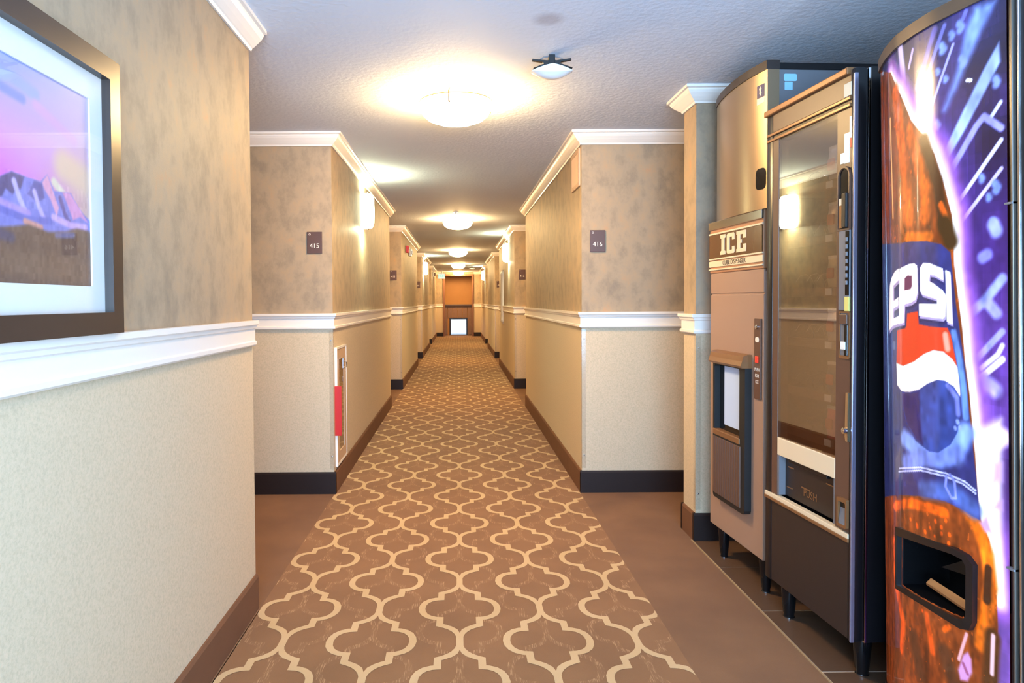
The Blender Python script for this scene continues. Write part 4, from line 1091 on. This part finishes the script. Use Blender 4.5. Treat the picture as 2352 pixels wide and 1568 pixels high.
dp.add(A + B, [(i, (i + 1) % n, n + (i + 1) % n, n + i) for i in range(n)] + [tuple(range(n, 2 * n))])
ds = dp.build('delivery_chute', M['gloss_black'], t, fix=False)
q = [ft(330, 478, -.030), ft(519, 476, -.012), ft(519, 492, -.022), ft(334, 492, -.040)]
MB().add(q + [(p[0], p[1], p[2] - .006) for p in q], [(0, 1, 2, 3), (4, 7, 6, 5), (0, 4, 5, 1), (1, 5, 6, 2), (2, 6, 7, 3), (3, 7, 4, 0)]).build('chute_sill', M['gold'], t)
MB().prism([(335, 520), (505, 545), (505, 590), (420, 570)], lambda a, b, d: (ft(a, b, 0)[0] + d, ft(a, b, 0)[1], ft(a, b, 0)[2]), .07, .08).build('chute_flap', M['matte_black'], t)
# cabinet shell, cap, plinth
PB = [(1.335 + OX, 1.382), (2.06 + OX, 1.382), (2.06 + OX, 2.112), (1.350 + OX, 2.112)]
cb = MB()
cb.box(1.352 + OX, 2.06 + OX, 1.382, 1.40, .05, 1.97); cb.box(1.362 + OX, 2.06 + OX, 2.094, 2.112, .05, 1.97)
cb.box(2.04 + OX, 2.06 + OX, 1.40, 2.094, .05, 1.97); cb.box(1.45 + OX, 1.46 + OX, 1.40, 2.094, .05, 1.97)
cb.build('cabinet', M['black'], t)
full = [(float(x) + OX, float(y)) for x, y in zip(kx[::8], ky[::8])] + [(1.236 + OX, 1.50), (1.245 + OX, 1.44), (1.262 + OX, 1.40), (1.29 + OX, 1.384)]
def outline(off):
    P = []
    for i, (x, y) in enumerate(full):
        a = full[max(i - 1, 0)]; b = full[min(i + 1, len(full) - 1)]
        dx, dy = b[0] - a[0], b[1] - a[1]; l = math.hypot(dx, dy); P.append((x + dy / l * off, y - dx / l * off))
    return P + [(2.06 + OX, 1.382), (2.06 + OX, 2.118)]
MB().prism(outline(.007), lambda a, b, d: (a, b, d), 1.956, 1.990).build('top_cap', mat('bronze_cap', srgb(92, 78, 64), 0.4, metal=0.3), t, True)
MB().prism(outline(.004), lambda a, b, d: (a, b, d), .012, .058).build('plinth', M['black'], t, True)
MB().lathe([(.010, 0), (.010, .010), (.004, .014)], (1.262 + OX, 1.86, 1.99), 10).build('cap_bolt', M['matte_black'], t, True)
MB().tube([(1.323 + OX, 2.108, .06), (1.323 + OX, 2.108, 1.957)], .011, 10).build('corner_trim', mat('grey_corner_trim', srgb(120, 130, 148), 0.3, metal=0.6), t, True)
# control bay beside the picture
cbay = MB().prism([(1.2375 + OX, 1.533), (1.236 + OX, 1.50), (1.245 + OX, 1.44), (1.262 + OX, 1.40), (1.29 + OX, 1.384), (1.36 + OX, 1.384), (1.36 + OX, 1.533)], lambda a, b, d: (a, b, d), .058, 1.957).build('control_bay', M['black'], t)
MB().box(1.228 + OX, 1.240 + OX, 1.512, 1.517, .06, 1.955, .001).build('bay_trim', mat('grey_bay_trim', srgb(110, 104, 98), 0.35, metal=0.6), cbay)
MB().box(1.231 + OX, 1.242 + OX, 1.498, 1.503, .06, 1.955, .001).build('bay_trim', M['chrome'], cbay)
MB().box(1.226 + OX, 1.2375 + OX, 1.512, 1.533, 1.470, 1.4745).build('joint_line', M['slate'], cbay)
MB().box(1.226 + OX, 1.2375 + OX, 1.512, 1.533, .640, .6445).build('joint_line', M['slate'], cbay)
for k in range(8): MB().box(1.232 + OX, 1.246 + OX, 1.43, 1.48, 1.62 - k * .085, 1.685 - k * .085, .003).build('selection_button', M['slate'], cbay)
MB().box(1.232 + OX, 1.25 + OX, 1.42, 1.48, .80, .93, .004).build('bill_acceptor', M['slate'], cbay)
MB().box(1.234 + OX, 1.25 + OX, 1.43, 1.47, .70, .76, .003).build('coin_slot', M['chrome'], cbay)
for x in (1.42 + OX, 1.98 + OX):
    for y in (1.46, 2.04): MB().lathe([(.022, .014), (.022, .008), (.018, 0.001)], (x, y, 0), 14).build('levelling_foot', M['chrome'], t, True)
t.rotation_euler = (0, -.019, 0)
